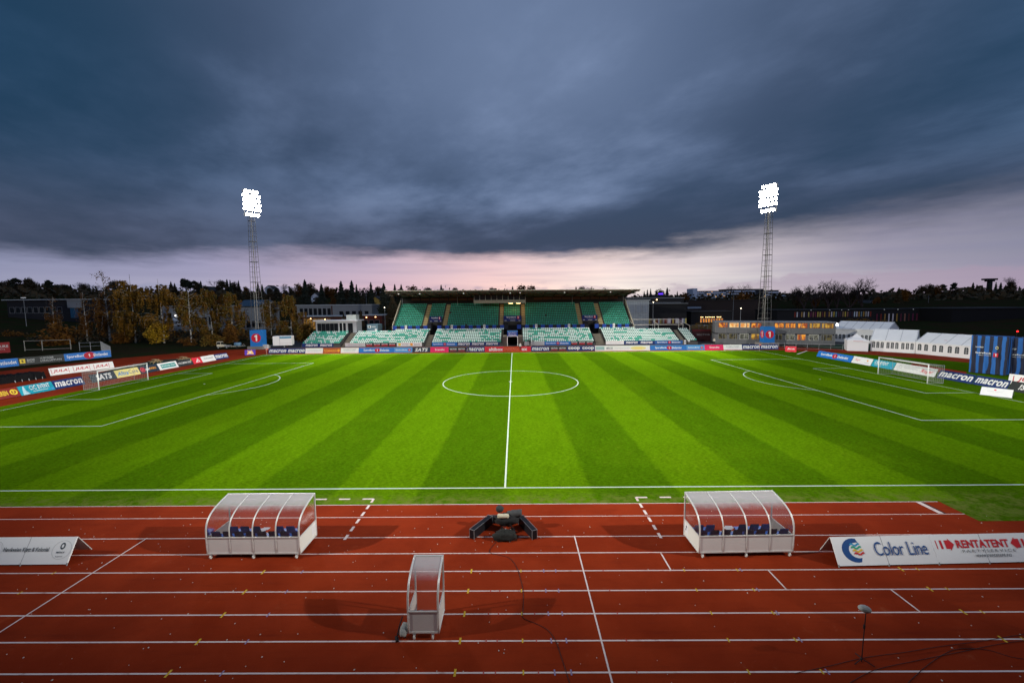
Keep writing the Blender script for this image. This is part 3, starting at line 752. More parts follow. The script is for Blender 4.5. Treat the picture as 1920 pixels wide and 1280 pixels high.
# ------------------------------------------------------------------ dugouts
def seat_mesh_big():
    m = MB(); m.box(-.21, .21, -.16, .22, .0, .05)
    m.slab((-.21, -.16, .05), (.21, -.16, .05), (.19, -.26, .42), (-.19, -.26, .42), (0, .045, .01))
    return m
SEATD = seat_mesh_big().mesh('seat', SEATB, bevel=.03)
SEATP = MB().box(-.20, .20, -.10, .23, .052, .075).mesh('seat_pad', SEATB2, bevel=.01)
def prof(d):
    """rib outline (y, z) from front foot over the curve to the rear top edge"""
    P = [(0, .20), (0, .5), (0, .90), (0, 1.15)]
    a, b, c, e = (0, 1.15), (.01, 1.72), (.45*d/1.5, 1.98), (d, 2.13)
    for i in range(1, 13):
        s = i/12; q = 1-s
        P.append((q**3*a[0]+3*q*q*s*b[0]+3*q*s*s*c[0]+s**3*e[0], q**3*a[1]+3*q*q*s*b[1]+3*q*s*s*c[1]+s**3*e[1]))
    return P
def dugout(label, loc, rz, n, bw, d, rows, sheet_side, group):
    t = thing('dugout', label, 'dugout', loc, rz, group)
    P = prof(d); w = n*bw; G = ALU
    for i in range(n+1):
        x = i*bw; edge = i in (0, n)
        MB().tube([(x, y, z) for y, z in P], .035 if edge else .028, 8).build('rib', G, t, smooth=True)
    f = MB()
    for y, z in ((0, .22), (0, .92), (d, 2.13), (d, .16)):
        if not (y == d and z == .16): f.box(-.03, w+.03, y-.03, y+.03, z-.03, z+.03)
    f.box(0, w, .12, .16, .17, .21)
    for x in (0, w):
        f.box(x-.025, x+.025, .03, d, .17, .23); f.box(x-.025, x+.025, d-.025, d+.025, .13, 2.12); f.box(x-.02, x+.02, .03, d-.03, .87, .91)
    f.build('frame', G, t, bevel=.006)
    for i in range(n):
        x0, x1 = i*bw+.03, (i+1)*bw-.03
        MB().box(x0, x1, -.010, .010, .25, .89).build('front_panel', mat('panel white', (.74, .72, .70), .45, var=.08, vs=2.), t)
        b = MB(); q = P[2:]
        for (ya, za), (yb, zb) in zip(q[:-1], q[1:]): b.poly([(x0, ya, za), (x1, ya, za), (x1, yb, zb), (x0, yb, zb)])
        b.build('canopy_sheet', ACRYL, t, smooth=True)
        if n > 1:
            for xx in (x0+.06, x1-.10): MB().box(xx, xx+.03, .011, .05, .25, .89).build('panel_stile', G, t)
    for x in (0, w):
        MB().box(x-.008, x+.008, .035, d-.03, .23, .87).build('side_panel', mat('side panel white', (.70, .70, .66), .4), t)
        s = MB(); q = P[2:]
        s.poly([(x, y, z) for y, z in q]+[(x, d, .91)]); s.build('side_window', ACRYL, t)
    if rows:
        deck = MB().box(.04, w-.04, .20, d-.05, .15, .19); deck.build('floor', GREY, t)
        rail = MB()
        for y, z in ((.44, .66), (.92, .62)): rail.box(.05, w-.05, y-.03, y+.03, z-.06, z-.005)
        for x in (.3, w/2, w-.3):
            for y, z in ((.44, .66), (.92, .62)): rail.box(x-.025, x+.025, y-.025, y+.025, .19, z-.06)
        rail.build('seat_rail', GREY, t)
        for y, z, idx in ((.44, .66, range(8)), (.92, .62, rows)):
            for k in idx:
                s = link('seat', SEATD, t); s.location = ((k+.5)*w/8, y, z)
                p = link('seat_pad', SEATP, s)
    cs = []
    for x in ([.14, w/2, w-.14] if n > 1 else [.18, w-.18]):
        for y in (-.015, d-.05): cs.append((x, y))
    for x, y in cs:
        c = MB().tube([(x-.025, y, .078), (x+.025, y, .078)], .076, 14).build('castor', mat('castor wheel', (.68, .66, .62), .5), t, smooth=False)
        MB().box(x-.035, x-.027, y-.02, y+.03, .07, .18).box(x+.027, x+.035, y-.02, y+.03, .07, .18).box(x-.04, x+.04, y-.03, y+.03, .16, .192).build('fork', GREY, c)
    if sheet_side is not None:
        x = w+.012 if sheet_side else -.012
        sg = MB().box(x-.003, x+.003, d-.42, d-.06, .36, .80).build('paper_sign', mat('paper', (.74, .74, .76), .6), t)
        xx = x+(.005 if sheet_side else -.005); k = MB()
        if sheet_side:
            for q in range(6): k.poly([(xx, d-.37+.0, .42+.055*q), (xx, d-.11, .42+.055*q), (xx, d-.11, .435+.055*q), (xx, d-.37, .435+.055*q)])
            k.build('print', LGREY, sg)
        else:
            fn = lambda a, z: (xx, d-.06-a, z)
            ellipse(k, fn, .20, .66, .05, .06); ellipse(k, fn, .14, .52, .04, .05); k.build('print', SLATE, sg)
    return t
DG = 'long curved dugouts on the near track'
dugout('long curved clear dugout with blue seats on the near left of the track', (-12.5, -40.1, 0), 0, 4, .985, 1.5, [0.9, 1.9, 2.9, 5, 6, 7], True, DG)
dugout('long curved clear dugout with blue seats on the near right of the track', (8.30, -40.2, 0), R_(1.2), 4, .99, 1.5, [.1, 1.1, 4, 5, 6], False, DG)
dugout('short one bay curved dugout without seats in the middle of the near lanes', (-2.84, -44.45, 0), 0, 1, .96, 1.05, [], None, None)
# sheets of paper left on the dugout benches
def papers(label, x, y, z):
    m = MB()
    for k in range(4): m.cbox((x+.05*k, y+.03*k, z+.006*k), .21, .29, .004, .5+.35*k)
    tag(m.build('paper_stack', mat('paper', (.74, .74, .76), .6)), label, 'papers', 'papers left on dugout seats')
papers('white sheets of paper on a seat in the left dugout', -10.75, -39.12, .705)
papers('white sheets of paper on a seat in the right dugout', 9.95, -39.2, .705)

# ------------------------------------------------------------------ camera position on the track
def pad(label, a, b, w, h):
    a, b = Vector((*a, 0)), Vector((*b, 0)); d = b-a
    t = thing('padded_case', label, 'padded case', a, math.atan2(d.y, d.x), 'long black padded cases around the track camera')
    L = d.length
    MB().box(.02, L-.02, -w/2+.015, w/2-.015, .0, h-.012).build('case', mat('case black', (.008, .009, .012), .4), t, bevel=.012)
    e = MB()
    for x in (0, L-.02):
        for y in (-w/2, w/2-.018): e.box(x, x+.02, y, y+.018, 0, h)
        e.box(x, x+.02, -w/2+.018, w/2-.018, h-.018, h)
    for y in (-w/2, w/2-.012): e.box(.02, L-.02, y, y+.012, h-.012, h)
    e.build('edge_trim', mat('case trim', (.22, .22, .23), .4, .3), t)
pad('long black padded case left of the covered track camera', (-1.40, -38.72), (-.62, -37.40), .27, .44)
pad('long black padded case right of the covered track camera', (1.47, -38.78), (.86, -37.42), .27, .44)
pad('long black padded case behind the covered track camera', (-.62, -37.30), (.80, -37.30), .20, .36)
t = thing('television_camera', 'low television camera under black rain covers between the padded cases', 'camera', (.1, -38.0, 0))
r = random.Random(5)
m = MB(); 
for a in (90, 210, 330): m.tube([(.1, 0, .42), (.1+.5*math.cos(R_(a)), .5*math.sin(R_(a)), .02)], .025, 6)
m.tube([(.1, 0, .3), (.1, 0, .55)], .06, 8); m.build('tripod', BLACK, t)
MB().ball((.1, 0, .56), .56, .27, .30, 18, 12, .14, r).build('rain_cover', BLKFAB, t, smooth=True)
MB().tube([(.12, 0, .84), (.30, 0, .84), (.31, 0, .84), (.62, 0, .85), (.63, 0, .85), (.80, 0, .85), (.80, 0, .85), (.74, 0, .85)], [.11, .12, .15, .16, .165, .17, .145, .12], 18).build('lens', mat('lens cover', (.05, .052, .055), .7, var=.3, vs=12.), t, smooth=True)
MB().ball((-.24, .16, .98), .19, .15, .17, 14, 9, .10, r).build('viewfinder', mat('viewfinder cover', (.035, .037, .04), .8, var=.4, vs=10.), t, smooth=True)
MB().tube([(-.34, -.16, .80), (-.31, -.16, .80), (0.12, -.16, .79), (.18, -.16, .785), (.20, -.16, .785)], [.05, .10, .105, .09, .04], 14).build('windshield', mat('cream fur', (.55, .50, .38), .95, var=.35, vs=30., bump=1., bs=60.), t, smooth=True)
m = MB()
for k in range(9):
    x = r.uniform(-.4, .35); y = r.uniform(-.25, .1)
    m.tube([(x, y, .62), (x+r.uniform(-.15, .15), y-.12, .40), (x+r.uniform(-.2, .2), y-.16, .15), (x+r.uniform(-.3, .3), y-.3, .02)], .011, 5)
m.build('cables', BLACK, t)
t = thing('equipment_bag', 'black cloth covered equipment heap with cables in front of the track camera', 'equipment bag', (.12, -38.78, 0))
MB().ball((0, 0, .17), .52, .26, .30, 20, 12, .18, r).build('bag', mat('bag cloth', (.016, .017, .016), .8, var=.5, vs=7., bump=.5), t, smooth=True)
m = MB()
for k in range(9):
    a = r.uniform(0, 6.28); pts = [(r.uniform(-.4, .75), r.uniform(-.22, .1), .02)]
    for q in range(5): pts.append((pts[-1][0]+r.uniform(-.2, .2), pts[-1][1]+r.uniform(-.1, .1), r.uniform(.02, .14)))
    m.tube(pts, .012, 5)
m.build('cable_tangle', BLACK, t)
m = MB()
for k in range(9): m.cbox((r.uniform(-.28, .32), r.uniform(.0, .2), .36+r.uniform(-.02, .04)), .07, .03, .03, r.uniform(0, 3))
m.build('clips', ALU, t)

# microphones
def fur_mic(m, a, b, r0, rr):
    a, b = Vector(a), Vector(b); pts = []; rad = []
    for i in range(9):
        s = i/8; pts.append(a.lerp(b, s)); rad.append(r0*max(.3, math.sin(math.pi*(.12+.76*s))**.45)*(1+rr.uniform(-.06, .06)))
    return m.tube(pts, rad, 14)
FUR = mat('grey fur windshield', (.42, .44, .42), .95, var=.45, vs=35., bump=1., bs=70.)
t = thing('microphone', 'grey fluffy microphone on a tall thin stand in the near right lanes', 'microphone', (10.86, -45.38, 0))
fur_mic(MB(), (-.17, -.02, 1.73), (.17, .06, 1.58), .105, r).build('windshield', FUR, t, smooth=True)
m = MB().tube([(0.0, 0, .0), (.01, 0, .75), (.03, 0, 1.58)], .013, 7).tube([(.005, 0, 1.05), (.012, 0, 1.17)], .028, 7)
m.build('stand', BLACK, t)
m = MB()
for a in (200, 320, 80): m.tube([(0, 0, .10), (.30*math.cos(R_(a)), .30*math.sin(R_(a)), .015)], .012, 6)
m.build('feet', BLACK, t)
t = thing('microphone', 'fluffy grey microphone on a short black stand beside the one bay dugout', 'microphone', (-3.08, -44.35, 0))
fur_mic(MB(), (.05, -.14, .10), (.10, .10, .40), .13, r).build('windshield', FUR, t, smooth=True)
m = MB().tube([(-.13, -.22, .01), (-.10, .05, .30), (-.06, .30, .44)], .022, 6).tube([(-.20, .1, .015), (.12, -.05, .02)], .015, 6).tube([(-.10, .05, .28), (.08, -.02, .25)], .014, 6)
m.cbox((-.13, -.16, .04), .10, .2, .06, .4); m.build('stand', BLACK, t)

# cables on the ground
def cable(label, pix, rr=.008, off=.010):
    pts = [ground(u, v) for u, v in pix]; q = []
    for i in range(len(pts)-1):
        p0, p1, p2, p3 = pts[max(i-1, 0)], pts[i], pts[i+1], pts[min(i+2, len(pts)-1)]
        for s in np.linspace(0, 1, 8, endpoint=False):
            q.append(.5*((2*p1)+(-p0+p2)*s+(2*p0-5*p1+4*p2-p3)*s*s+(-p0+3*p1-3*p2+p3)*s**3))
    q.append(pts[-1])
    tag(MB().tube([(a[0], a[1], off) for a in q], rr, 5).build('cable', BLACK), label, 'cable', 'black cables lying on the red track')
cable('black cable winding from the track camera down past the one bay dugout', [(930, 1016), (920, 1028), (919, 1036), (935, 1040), (955, 1046), (968, 1062), (976, 1085), (981, 1110), (981, 1140), (980, 1156), (990, 1163), (1008, 1170), (1028, 1182), (1042, 1202), (1052, 1230), (1068, 1280)])
cable('long thin black cable running right from behind the microphone stand', [(1490, 1262), (1560, 1247), (1625, 1232), (1700, 1222), (1760, 1212), (1850, 1200), (1960, 1182)], .007)
cable('black cable from the bottom edge rising right past the microphone foot', [(1590, 1282), (1640, 1256), (1720, 1238), (1800, 1222), (1880, 1206), (1960, 1196)], .007)
cable('black cable curving from the bottom edge to the dark coil at lower right', [(1700, 1282), (1735, 1250), (1770, 1226), (1800, 1216), (1850, 1218), (1900, 1232), (1960, 1240)], .007)

# ------------------------------------------------------------------ grandstand (upper tier, roof, press box)
def seat_small():
    m = MB(); m.cur = 1; m.box(-.19, .19, -.20, .14, .28, .32); m.cur = 0
    m.slab((-.19, .12, .38), (.19, .12, .38), (.17, .18, .59), (-.17, .18, .59), (0, .04, .01))
    return m
SEATP2 = mat('seat pan teal', (.05, .26, .20), .5)
SM_W = seat_small().mesh('seat', [SEATW, SEATP2]); SM_G = seat_small().mesh('seat', [SEATG, SEATP2]); SM_M = seat_small().mesh('seat', [SEATM, SEATP2])
def seats(parent, spots, origin):
    """spots: (x, y, z, mesh) nearest first: the first 100 stand alone, the rest is one part"""
    for x, y, z, me in spots[:100]:
        s = link('seat', me, parent); s.location = (x-origin[0], y-origin[1], z-origin[2])
    rest = MB(); base = seat_small(); mats = [SEATW, SEATG, SEATM, SEATP2]; names = {SM_W.name: 0, SM_G.name: 1, SM_M.name: 2}
    for x, y, z, me in spots[100:]:
        rest.add([(a+x-origin[0], b+y-origin[1], c+z-origin[2]) for a, b, c in base.v], base.f)
        rest.k[-len(base.f):] = [3 if k else names[me.name] for k in base.k]
    if spots[100:]: tag(rest.build('seats', mats, parent), kind='stuff')
SY0, SZ0, SDY, SDZ, SN = 57.8, 4.45, .68, .475, 13
stand = thing('grandstand', 'covered grandstand with green seats, ochre stairs and a flat dark roof', 'grandstand', (0, SY0, 0))
def sx_(p): return (p[0], p[1]-SY0, p[2])
XL, XR = -32.5, 32.6
UPST = [(-24.6, -23.5), (-19.1, -18.0), (-3.55, -2.55), (2.55, 3.55), (18.1, 19.2), (23.6, 24.8)]
VOM = [(-22.9, -19.6, -22.1, -20.4), (-2.4, 2.4, -1.2, 1.25), (19.3, 23.4, 20.6, 22.3)]
m = MB()
for i in range(SN):
    y0 = SDY*i-.30; z1 = SZ0+SDZ*i; cut = [(a, b) for a, b, _, _ in VOM] if i < 3 else []
    xs = [XL]+[q for ab in cut for q in ab]+[XR]
    for a, b in zip(xs[::2], xs[1::2]): m.box(a, b, y0, y0+SDY, 0 if i == 0 else z1-1.2, z1)
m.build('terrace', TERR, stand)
for a, b in UPST:
    m = MB()
    for i in range(SN):
        for q in (0, 1): m.box(a, b, SDY*i-.30+.34*q-.02, SDY*i+.04+.34*q, SZ0+SDZ*i-.1, SZ0+SDZ*i+.24*(q+0)+.03)
    m.build('stairs', STAIR, stand)
spots = []
rs = random.Random(11)
for i in range(SN):
    x = XL+.35
    while x < XR-.3:
        st = any(a-.22 < x < b+.22 for a, b in UPST)
        vo = i < 4 and any(a-.3 < x < b+.3 for a, b, _, _ in VOM)
        if not st and not vo and rs.random() > .004: spots.append((x, SY0+SDY*i, SZ0+SDZ*i, SM_G if rs.random() < .82 else SM_M))
        x += .5
seats(stand, spots, (0, SY0, 0))
# vomitory shafts and barrier wall
m = MB()
for a, b, c, d in VOM:
    MB().box(a, c, -.45, 2.0, 3.6, 5.5).box(d, b, -.45, 2.0, 3.6, 5.5).box(a, b, 1.75, 1.95, 0, 6.4).box(a, b, 2.0, 2.15, 5.4, 6.45).build('vomitory', BLACKW, stand)
m = MB(); blue = mat('barrier blue', (.012, .05, .30), .6); xs = [XL]+[q for v in VOM for q in (v[2], v[3])]+[XR]
for a, b in zip(xs[::2], xs[1::2]):
    n = max(1, round((b-a)/1.05))
    for k in range(n):
        m.cur = k % 2; m.box(a+(b-a)*k/n, a+(b-a)*(k+1)/n, -.62, -.52, 3.78, 4.88)
m.build('barrier', [blue, mat('barrier black', (.012, .014, .025), .6)], stand)
m = MB()
MB().slab((XL-.25, -.6, 4.9), (XL-.05, -.6, 4.9), (XL-.05, SDY*SN, 11.9), (XL-.25, SDY*SN, 11.9), (0, 0, -1.0)).build('side_parapet', mat('parapet', (.34, .30, .23), .8, var=.2), stand)
PARA = mat('parapet', (.34, .30, .23), .8, var=.2)
MB().slab((XR+.05, -.6, 4.9), (XR+.25, -.6, 4.9), (XR+.25, SDY*SN, 11.9), (XR+.05, SDY*SN, 11.9), (0, 0, -1.0)).build('side_parapet', PARA, stand)
m = MB().box(XL-.2, XR+.2, SDY*SN-.1, SDY*SN+.15, 0, 12.9)
m.slab((XL-.2, -.5, 0), (XL-.2, SDY*SN, 0), (XL-.2, SDY*SN, 10.9), (XL-.2, -.5, 3.9), (.12, 0, 0))
m.slab((XR+.2, -.5, 0), (XR+.2, SDY*SN, 0), (XR+.2, SDY*SN, 10.9), (XR+.2, -.5, 3.9), (-.12, 0, 0))
m.build('wall', DARKW, stand)
m = MB()
x = XL+3
while x < XR-2:
    if not -11 < x < 3.8: MB().box(x, x+2.5, SDY*SN-.16, SDY*SN-.11, 11.7, 12.35).build('wall_panel', mat('brown panel', (.13, .06, .04), .7, var=.3), stand)
    x += 2.75
RF, RB = 52.6-SY0, SDY*SN+2.2
m = MB().slab((-33.0, RF, 14.22), (33.2, RF, 14.02), (33.2, RB, 12.55), (-33.0, RB, 12.75), (0, 0, -.22))
m.build('roof', ROOFM, stand)
fas = MB().slab((-33.0, RF-.06, 14.26), (33.2, RF-.06, 14.06), (33.2, RF-.06, 13.96), (-33.0, RF-.06, 14.16), (0, .05, 0))
fas.build('roof_edge', FASC, stand)
m = MB()
for k in range(23):
    x = -32.2+k*2.93; zf = 14.0-.0030*(x+33)
    m.slab((x-.06, RF+.1, zf-.01), (x+.06, RF+.1, zf-.01), (x+.06, RB-.2, zf-1.47), (x-.06, RB-.2, zf-1.47), (0, 0, -.28))
m.box(-33, 33.1, RF+.6, RF+.75, 13.45, 13.72); m.box(-33, 33.1, RF+4, RF+4.15, 12.95, 13.2)
m.build('roof_beams', mat('dark roof beam', (.05, .042, .032), .8), stand)
m = MB()
for x in (XL+.4, -16, -10.9, 3.8, 17.4, XR-.4): MB().tube([(x, SDY*SN-.5, 10.2), (x, SDY*SN-.5, 13.0)], .07, 6).build('column', GREY, stand)
lm = MB()
for x in (-29.5, -24.0, -12.6, -.5, 2.1, 13.6, 25.5): MB().box(x-.14, x+.14, RF+.3, RF+.5, 13.25, 13.45).build('roof_lamp', mat('pale lamp box', (.7, .7, .68), .5, emit=(1, .95, .9), es=.35), stand)
# press box hung under the roof
pb = MB().box(-10.7, 3.65, 2.0, 2.25, 10.75, 11.62).box(-10.7, 3.65, 2.25, 4.6, 11.0, 11.2).build('press_box', mat('press box beam', (.27, .26, .22), .8, var=.25), stand)
m = MB()
for k in range(10): m.box(-10.6+1.57*k, -10.5+1.57*k, 2.05, 2.2, 11.62, 13.4)
m.box(-10.7, 3.65, 2.05, 2.2, 13.3, 13.4); m.build('window_posts', GREY, pb)
MB().box(-10.5, 3.5, 2.22, 2.25, 11.62, 13.3).build('window', GLASSD, pb)
MB().box(-10.7, 3.65, 4.6, 4.75, 11.0, 13.6).build('rear_wall', BLACKW, pb)
for x in (-.45, 1.68): MB().box(x-.55, x+.55, 2.3, 2.6, 10.62, 10.74).build('strip_lamp', WARML, pb)
gl = bpy.data.lights.new('press_box_lamp', 'POINT'); gl.energy = 260; gl.color = (1, .55, .2); gl.shadow_soft_size = .4
o = bpy.data.objects.new('press_box_lamp', gl); COL.objects.link(o); o.location = (.6, SY0+2.9, 10.35)
for x in (-.45, 1.68): pass
def banner(label, x0, x1, z0, z1, y, items, col, grp, th=.04):
    t = thing('banner', label, 'banner', (x0, y, z0), 0, grp)
    w, h = x1-x0, z1-z0
    MB().box(0, w, 0, th, 0, h).build('cloth', col, t)
    prints(t, items, lambda x, z, l: (x, -l, z), w, h)
    return t
BNV = mat('banner navy', (.010, .022, .13), .6)
def vb(): return [('t', 'SpareBank', WHITE, .16, .70, .58, .84, B1), ('t', 'ØSTLANDET', LGREY, .30, .70, .42, .52), ('f', RED, .76, .88, .42, .92), ('t', '1', WHITE, .80, .84, .5, .84, BB), ('f', LGREY, .06, .17, .10, .19), ('f', LGREY, .38, .66, .10, .19), ('f', LGREY, .84, .95, .10, .19)]
GB = 'blue banners above the stand entrances'
for (a, b, _, _), w in zip(VOM, ('left', 'middle', 'right')):
    banner(f'dark blue banner with red square numeral over the {w} entrance of the upper tier', a-.05, b+.05, 5.72, 7.3, SY0+1.62, vb(), BNV, GB)
SGN = mat('sign white', (.70, .70, .68), .5)
for u, w in ((761, 'leftmost'), (847, 'second from the left'), (908, 'just left of the middle entrance'), (1005.5, 'just right of the middle entrance'), (1067, 'left of the right entrance'), (1151, 'rightmost')):
    x = at(u, 613, 57.1)[0]; t = thing('seat_sign', f'small white sign on the blue and black barrier, {w}', 'sign', (x, 57.12, 4.0), 0, 'white signs on the stand barrier')
    MB().box(-.29, .29, 0, .03, .0, 1.0).build('plate', SGN, t); prints(t, [('f', GTXT, .3, .7, .35, .75)], lambda x, z, l: (x-.29, -l, z), .58, 1.0)

t = thing('grandstand', 'added unseen stand roof and rear wall that keep sky light off the near track', 'grandstand', (0, -62, 0))  # unseen stand, added to block sky light and darken the near track
MB().slab((-48, 7.4, 16.2), (48, 7.4, 16.2), (48, -16, 14.8), (-48, -16, 14.8), (0, 0, .4)).build('roof', ROOFM, t)
MB().box(-48, 48, -16.4, -16, 0, 14.6).build('rear_wall', DARKW, t)
MB().slab((-48, 4.0, 2.0), (48, 4.0, 2.0), (48, -15.9, 12.4), (-48, -15.9, 12.4), (0, 0, -.5)).build('terrace', TERR, t)

# ------------------------------------------------------------------ lower terrace blocks
LY, LZ0, LDY, LDZ, LN = 49.3, .72, .85, .335, 8
def block(label, x0, x1, green, seed, extra=None):
    t = thing('seating_block', label, 'seating block', ((x0+x1)/2, LY, 0), 0, 'lower blocks of white and green seats')
    cx = (x0+x1)/2; q = random.Random(seed); m = MB()
    for i in range(LN): m.box(x0-cx, x1-cx, LDY*i-.40, LDY*i+LDY-.40, 0 if i in (0, LN-1) else LDZ*i-.3, LZ0+LDZ*i)
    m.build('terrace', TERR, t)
    sp = []
    for i in range(LN):
        x = x0+.25; run = 0
        while x < x1-.15:
            g = q.random() < green or (run > 0 and q.random() < .45); run = 1 if g else 0
            sp.append((x, LY+LDY*i, LZ0+LDZ*i, SM_M if g else SM_W)); x += .5
    if extra:
        a, b = extra
        x = a+.25
        while x < b: sp.append((x, LY+LDY*LN, LZ0+LDZ*LN, SM_M if q.random() < green else SM_W)); x += .5
        MB().box(a-cx, b-cx, LDY*LN-.4, LDY*LN+.45, 0, LZ0+LDZ*LN).build('back_row', TERR, t)
    seats(t, sp, (cx, LY, 0))
    m = MB().box(x0-cx, x1-cx, -.62, -.50, 0, .62); m.build('front_wall', mat('low wall', (.09, .085, .08), .9), t)
    return t
block('small lower seating block at the far left with many green seats among white ones', -53.4, -43.5, .36, 1)
block('long lower seating block left of the left stair, white seats with green spots', -41.4, -22.3, .16, 2, (-31.6, -22.3))
block('lower seating block between the left stair and the middle tunnel', -20.4, -2.5, .13, 3, (-20.3, -2.5))
block('lower seating block between the middle tunnel and the right stair', 2.65, 20.8, .17, 4, (2.7, 20.6))
block('long lower seating block right of the right stair, almost all white seats', 23.6, 42.4, .08, 5, (23.3, 32.8))
block('narrow lower seating block at the far right end with white seats', 44.1, 46.6, .07, 6)
def stair(label, x0, x1, n=LN, top=None):
    t = thing('concrete_stair', label, 'stairs', ((x0+x1)/2, LY, 0), 0, 'concrete stairs between the lower blocks')
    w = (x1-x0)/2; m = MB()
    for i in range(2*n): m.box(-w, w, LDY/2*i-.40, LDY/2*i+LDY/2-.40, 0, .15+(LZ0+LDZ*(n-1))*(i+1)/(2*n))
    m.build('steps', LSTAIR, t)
    m = MB()
    for x in (-w, w): m.slab((x-.06, -.5, .1), (x+.06, -.5, .1), (x+.06, LDY*n-.4, LZ0+LDZ*n-.2), (x-.06, LDY*n-.4, LZ0+LDZ*n-.2), (0, 0, .55))
    m.build('side_wall', BLACKW, t)
    return t
stair('concrete stair between the far left block and the long left block', -43.4, -41.5)
stair('concrete stair below the left dark entrance of the stand', -22.2, -20.5, 6)
stair('concrete stair below the right dark entrance of the stand', 20.9, 23.5, 6)
stair('concrete stair between the long right block and the narrow end block', 42.5, 44.0)
t = thing('player_tunnel', 'dark player tunnel with grey frame under the blue sign in mid stand', 'tunnel', (0, LY-.5, 0))
MB().box(-2.45, -1.25, 0, 7, 0, 2.3).box(1.3, 2.6, 0, 7, 0, 2.3).build('side_wall', mat('tunnel wall', (.10, .085, .07), .9, var=.3), t)
MB().box(-1.25, 1.3, 6.6, 6.8, 0, 3.6).box(-1.25, 1.3, .3, 6.6, 2.35, 2.5).build('interior', BLACKW, t)
m = MB()
for x in (-1.28, 1.33): m.tube([(x, -.15, 0), (x, -.15, 2.1), (x*.9, -.15, 2.42)], .07, 8)
m.tube([(-1.16, -.15, 2.42), (1.2, -.15, 2.42)], .07, 8); m.build('arch_frame', ALU, t)
banner('bright blue sign with two lines of white lettering above the player tunnel', -1.28, 1.36, 2.5, 3.85, LY-.62, [('f', LBLUE, .0, 1., .80, 1.), ('t', 'Sparebank 1', WHITE, .10, .90, .50, .72, B1), ('t', 'Østlandet', WHITE, .12, .88, .12, .36, B1)], mat('tunnel sign blue', (.012, .06, .36), .5), None, .3)

# boards hung on the low wall of the seating blocks
def hung(u0, u1, label, col, items):
    a, b = at(u0, 647, 48.6)[0], at(u1, 647, 48.6)[0]
    t = thing('hanging_board', label, 'advertising board', (a, 48.62, .12), 0, 'boards hung along the foot of the stand')
    w, h = b-a-.03, .92
    MB().box(0, w, 0, .05, 0, h).build('panel', col, t)
    prints(t, items, lambda x, z, l: (x, -l, z), w, h)
hung(566, 625, 'navy board with the white word twice, under the far left seating block', NAVY, [mac(.12, .50, .2, .8), mac(.58, .96, .2, .8)])
hung(647, 685, 'white board with faint grey script under the long left seating block', LGREY, [('t', 'Romerike', GTXT, .12, .86, .3, .66, dict(shear=.5))])
v4 = [('t', 'SECTOR', WHITE, .03+.245*k, .22+.245*k, .52, .84, B1) for k in range(4)]+[('f', RED, .03+.245*k, .22+.245*k, .14, .44) for k in range(4)]
hung(685, 744, 'black board repeating a white word over red bars four times', CHAR, v4)
hung(744, 791, 'white board with two yellow squares and grey capitals by the left stair', WHITE, [('f', YEL, .06, .16, .18, .84), ('t', 'BACKE', GTXT, .22, .46, .34, .68, B1), ('f', ORANGE, .54, .64, .18, .84), ('t', 'BACKE', GTXT, .70, .94, .34, .68, B1)])
hung(810, 857, 'blue board with red circled numeral between the left stair and the navy board', BLUE, bank1(.05, .92)(.38, .36))
hung(857, 937, 'navy board with the white word three times, left of the tunnel', NAVY, [mac(.02+.33*k, .30+.33*k, .2, .8) for k in range(3)])
hung(983, 1021, 'pale grey board partly behind camera gear, right of the tunnel', LGREY, [('t', 'aftenposten', GTXT, .2, .9, .3, .66)])
hung(1021, 1070, 'blue board with red circled numeral right of the tunnel', BLUE, bank1(.05, .92)(.38, .36))
v3 = [('t', 'SECTOR', WHITE, .03+.33*k, .29+.33*k, .52, .84, B1) for k in range(3)]+[('f', RED, .05+.33*k, .27+.33*k, .14, .44) for k in range(3)]
hung(1070, 1114, 'black board repeating a white word over red bars three times', CHAR, v3)
hung(1136, 1170, 'white board with pale script just right of the right stair', WHITE, [('t', 'Romerike', LGREY, .2, .86, .3, .66, dict(shear=.5))])
hung(1170, 1228, 'navy board with the white word twice, under the long right block', NAVY, [mac(.06, .44, .2, .8), mac(.54, .92, .2, .8)])
hung(1228, 1280, 'dull blue board with red circled numeral at the right end of the stand foot', mat('dull blue print', (.02, .11, .34), .5), bank1(.08, .92)(.38, .36))
for u, l in ((1284.5, 'left'), (1291.5, 'right')):
    x = at(u, 645, 48.7)[0]; t = thing('poster', f'small white poster at the foot of the right end stair, {l} of the pair', 'poster', (x, 48.7, .1), 0, 'pair of white posters')
    MB().box(-.24, .24, 0, .04, 0, 1.0).build('sheet', SGN, t); prints(t, [('f', GTXT, .2, .8, .3, .7)], lambda a, z, g: (a-.24, -g, z), .48, 1.)

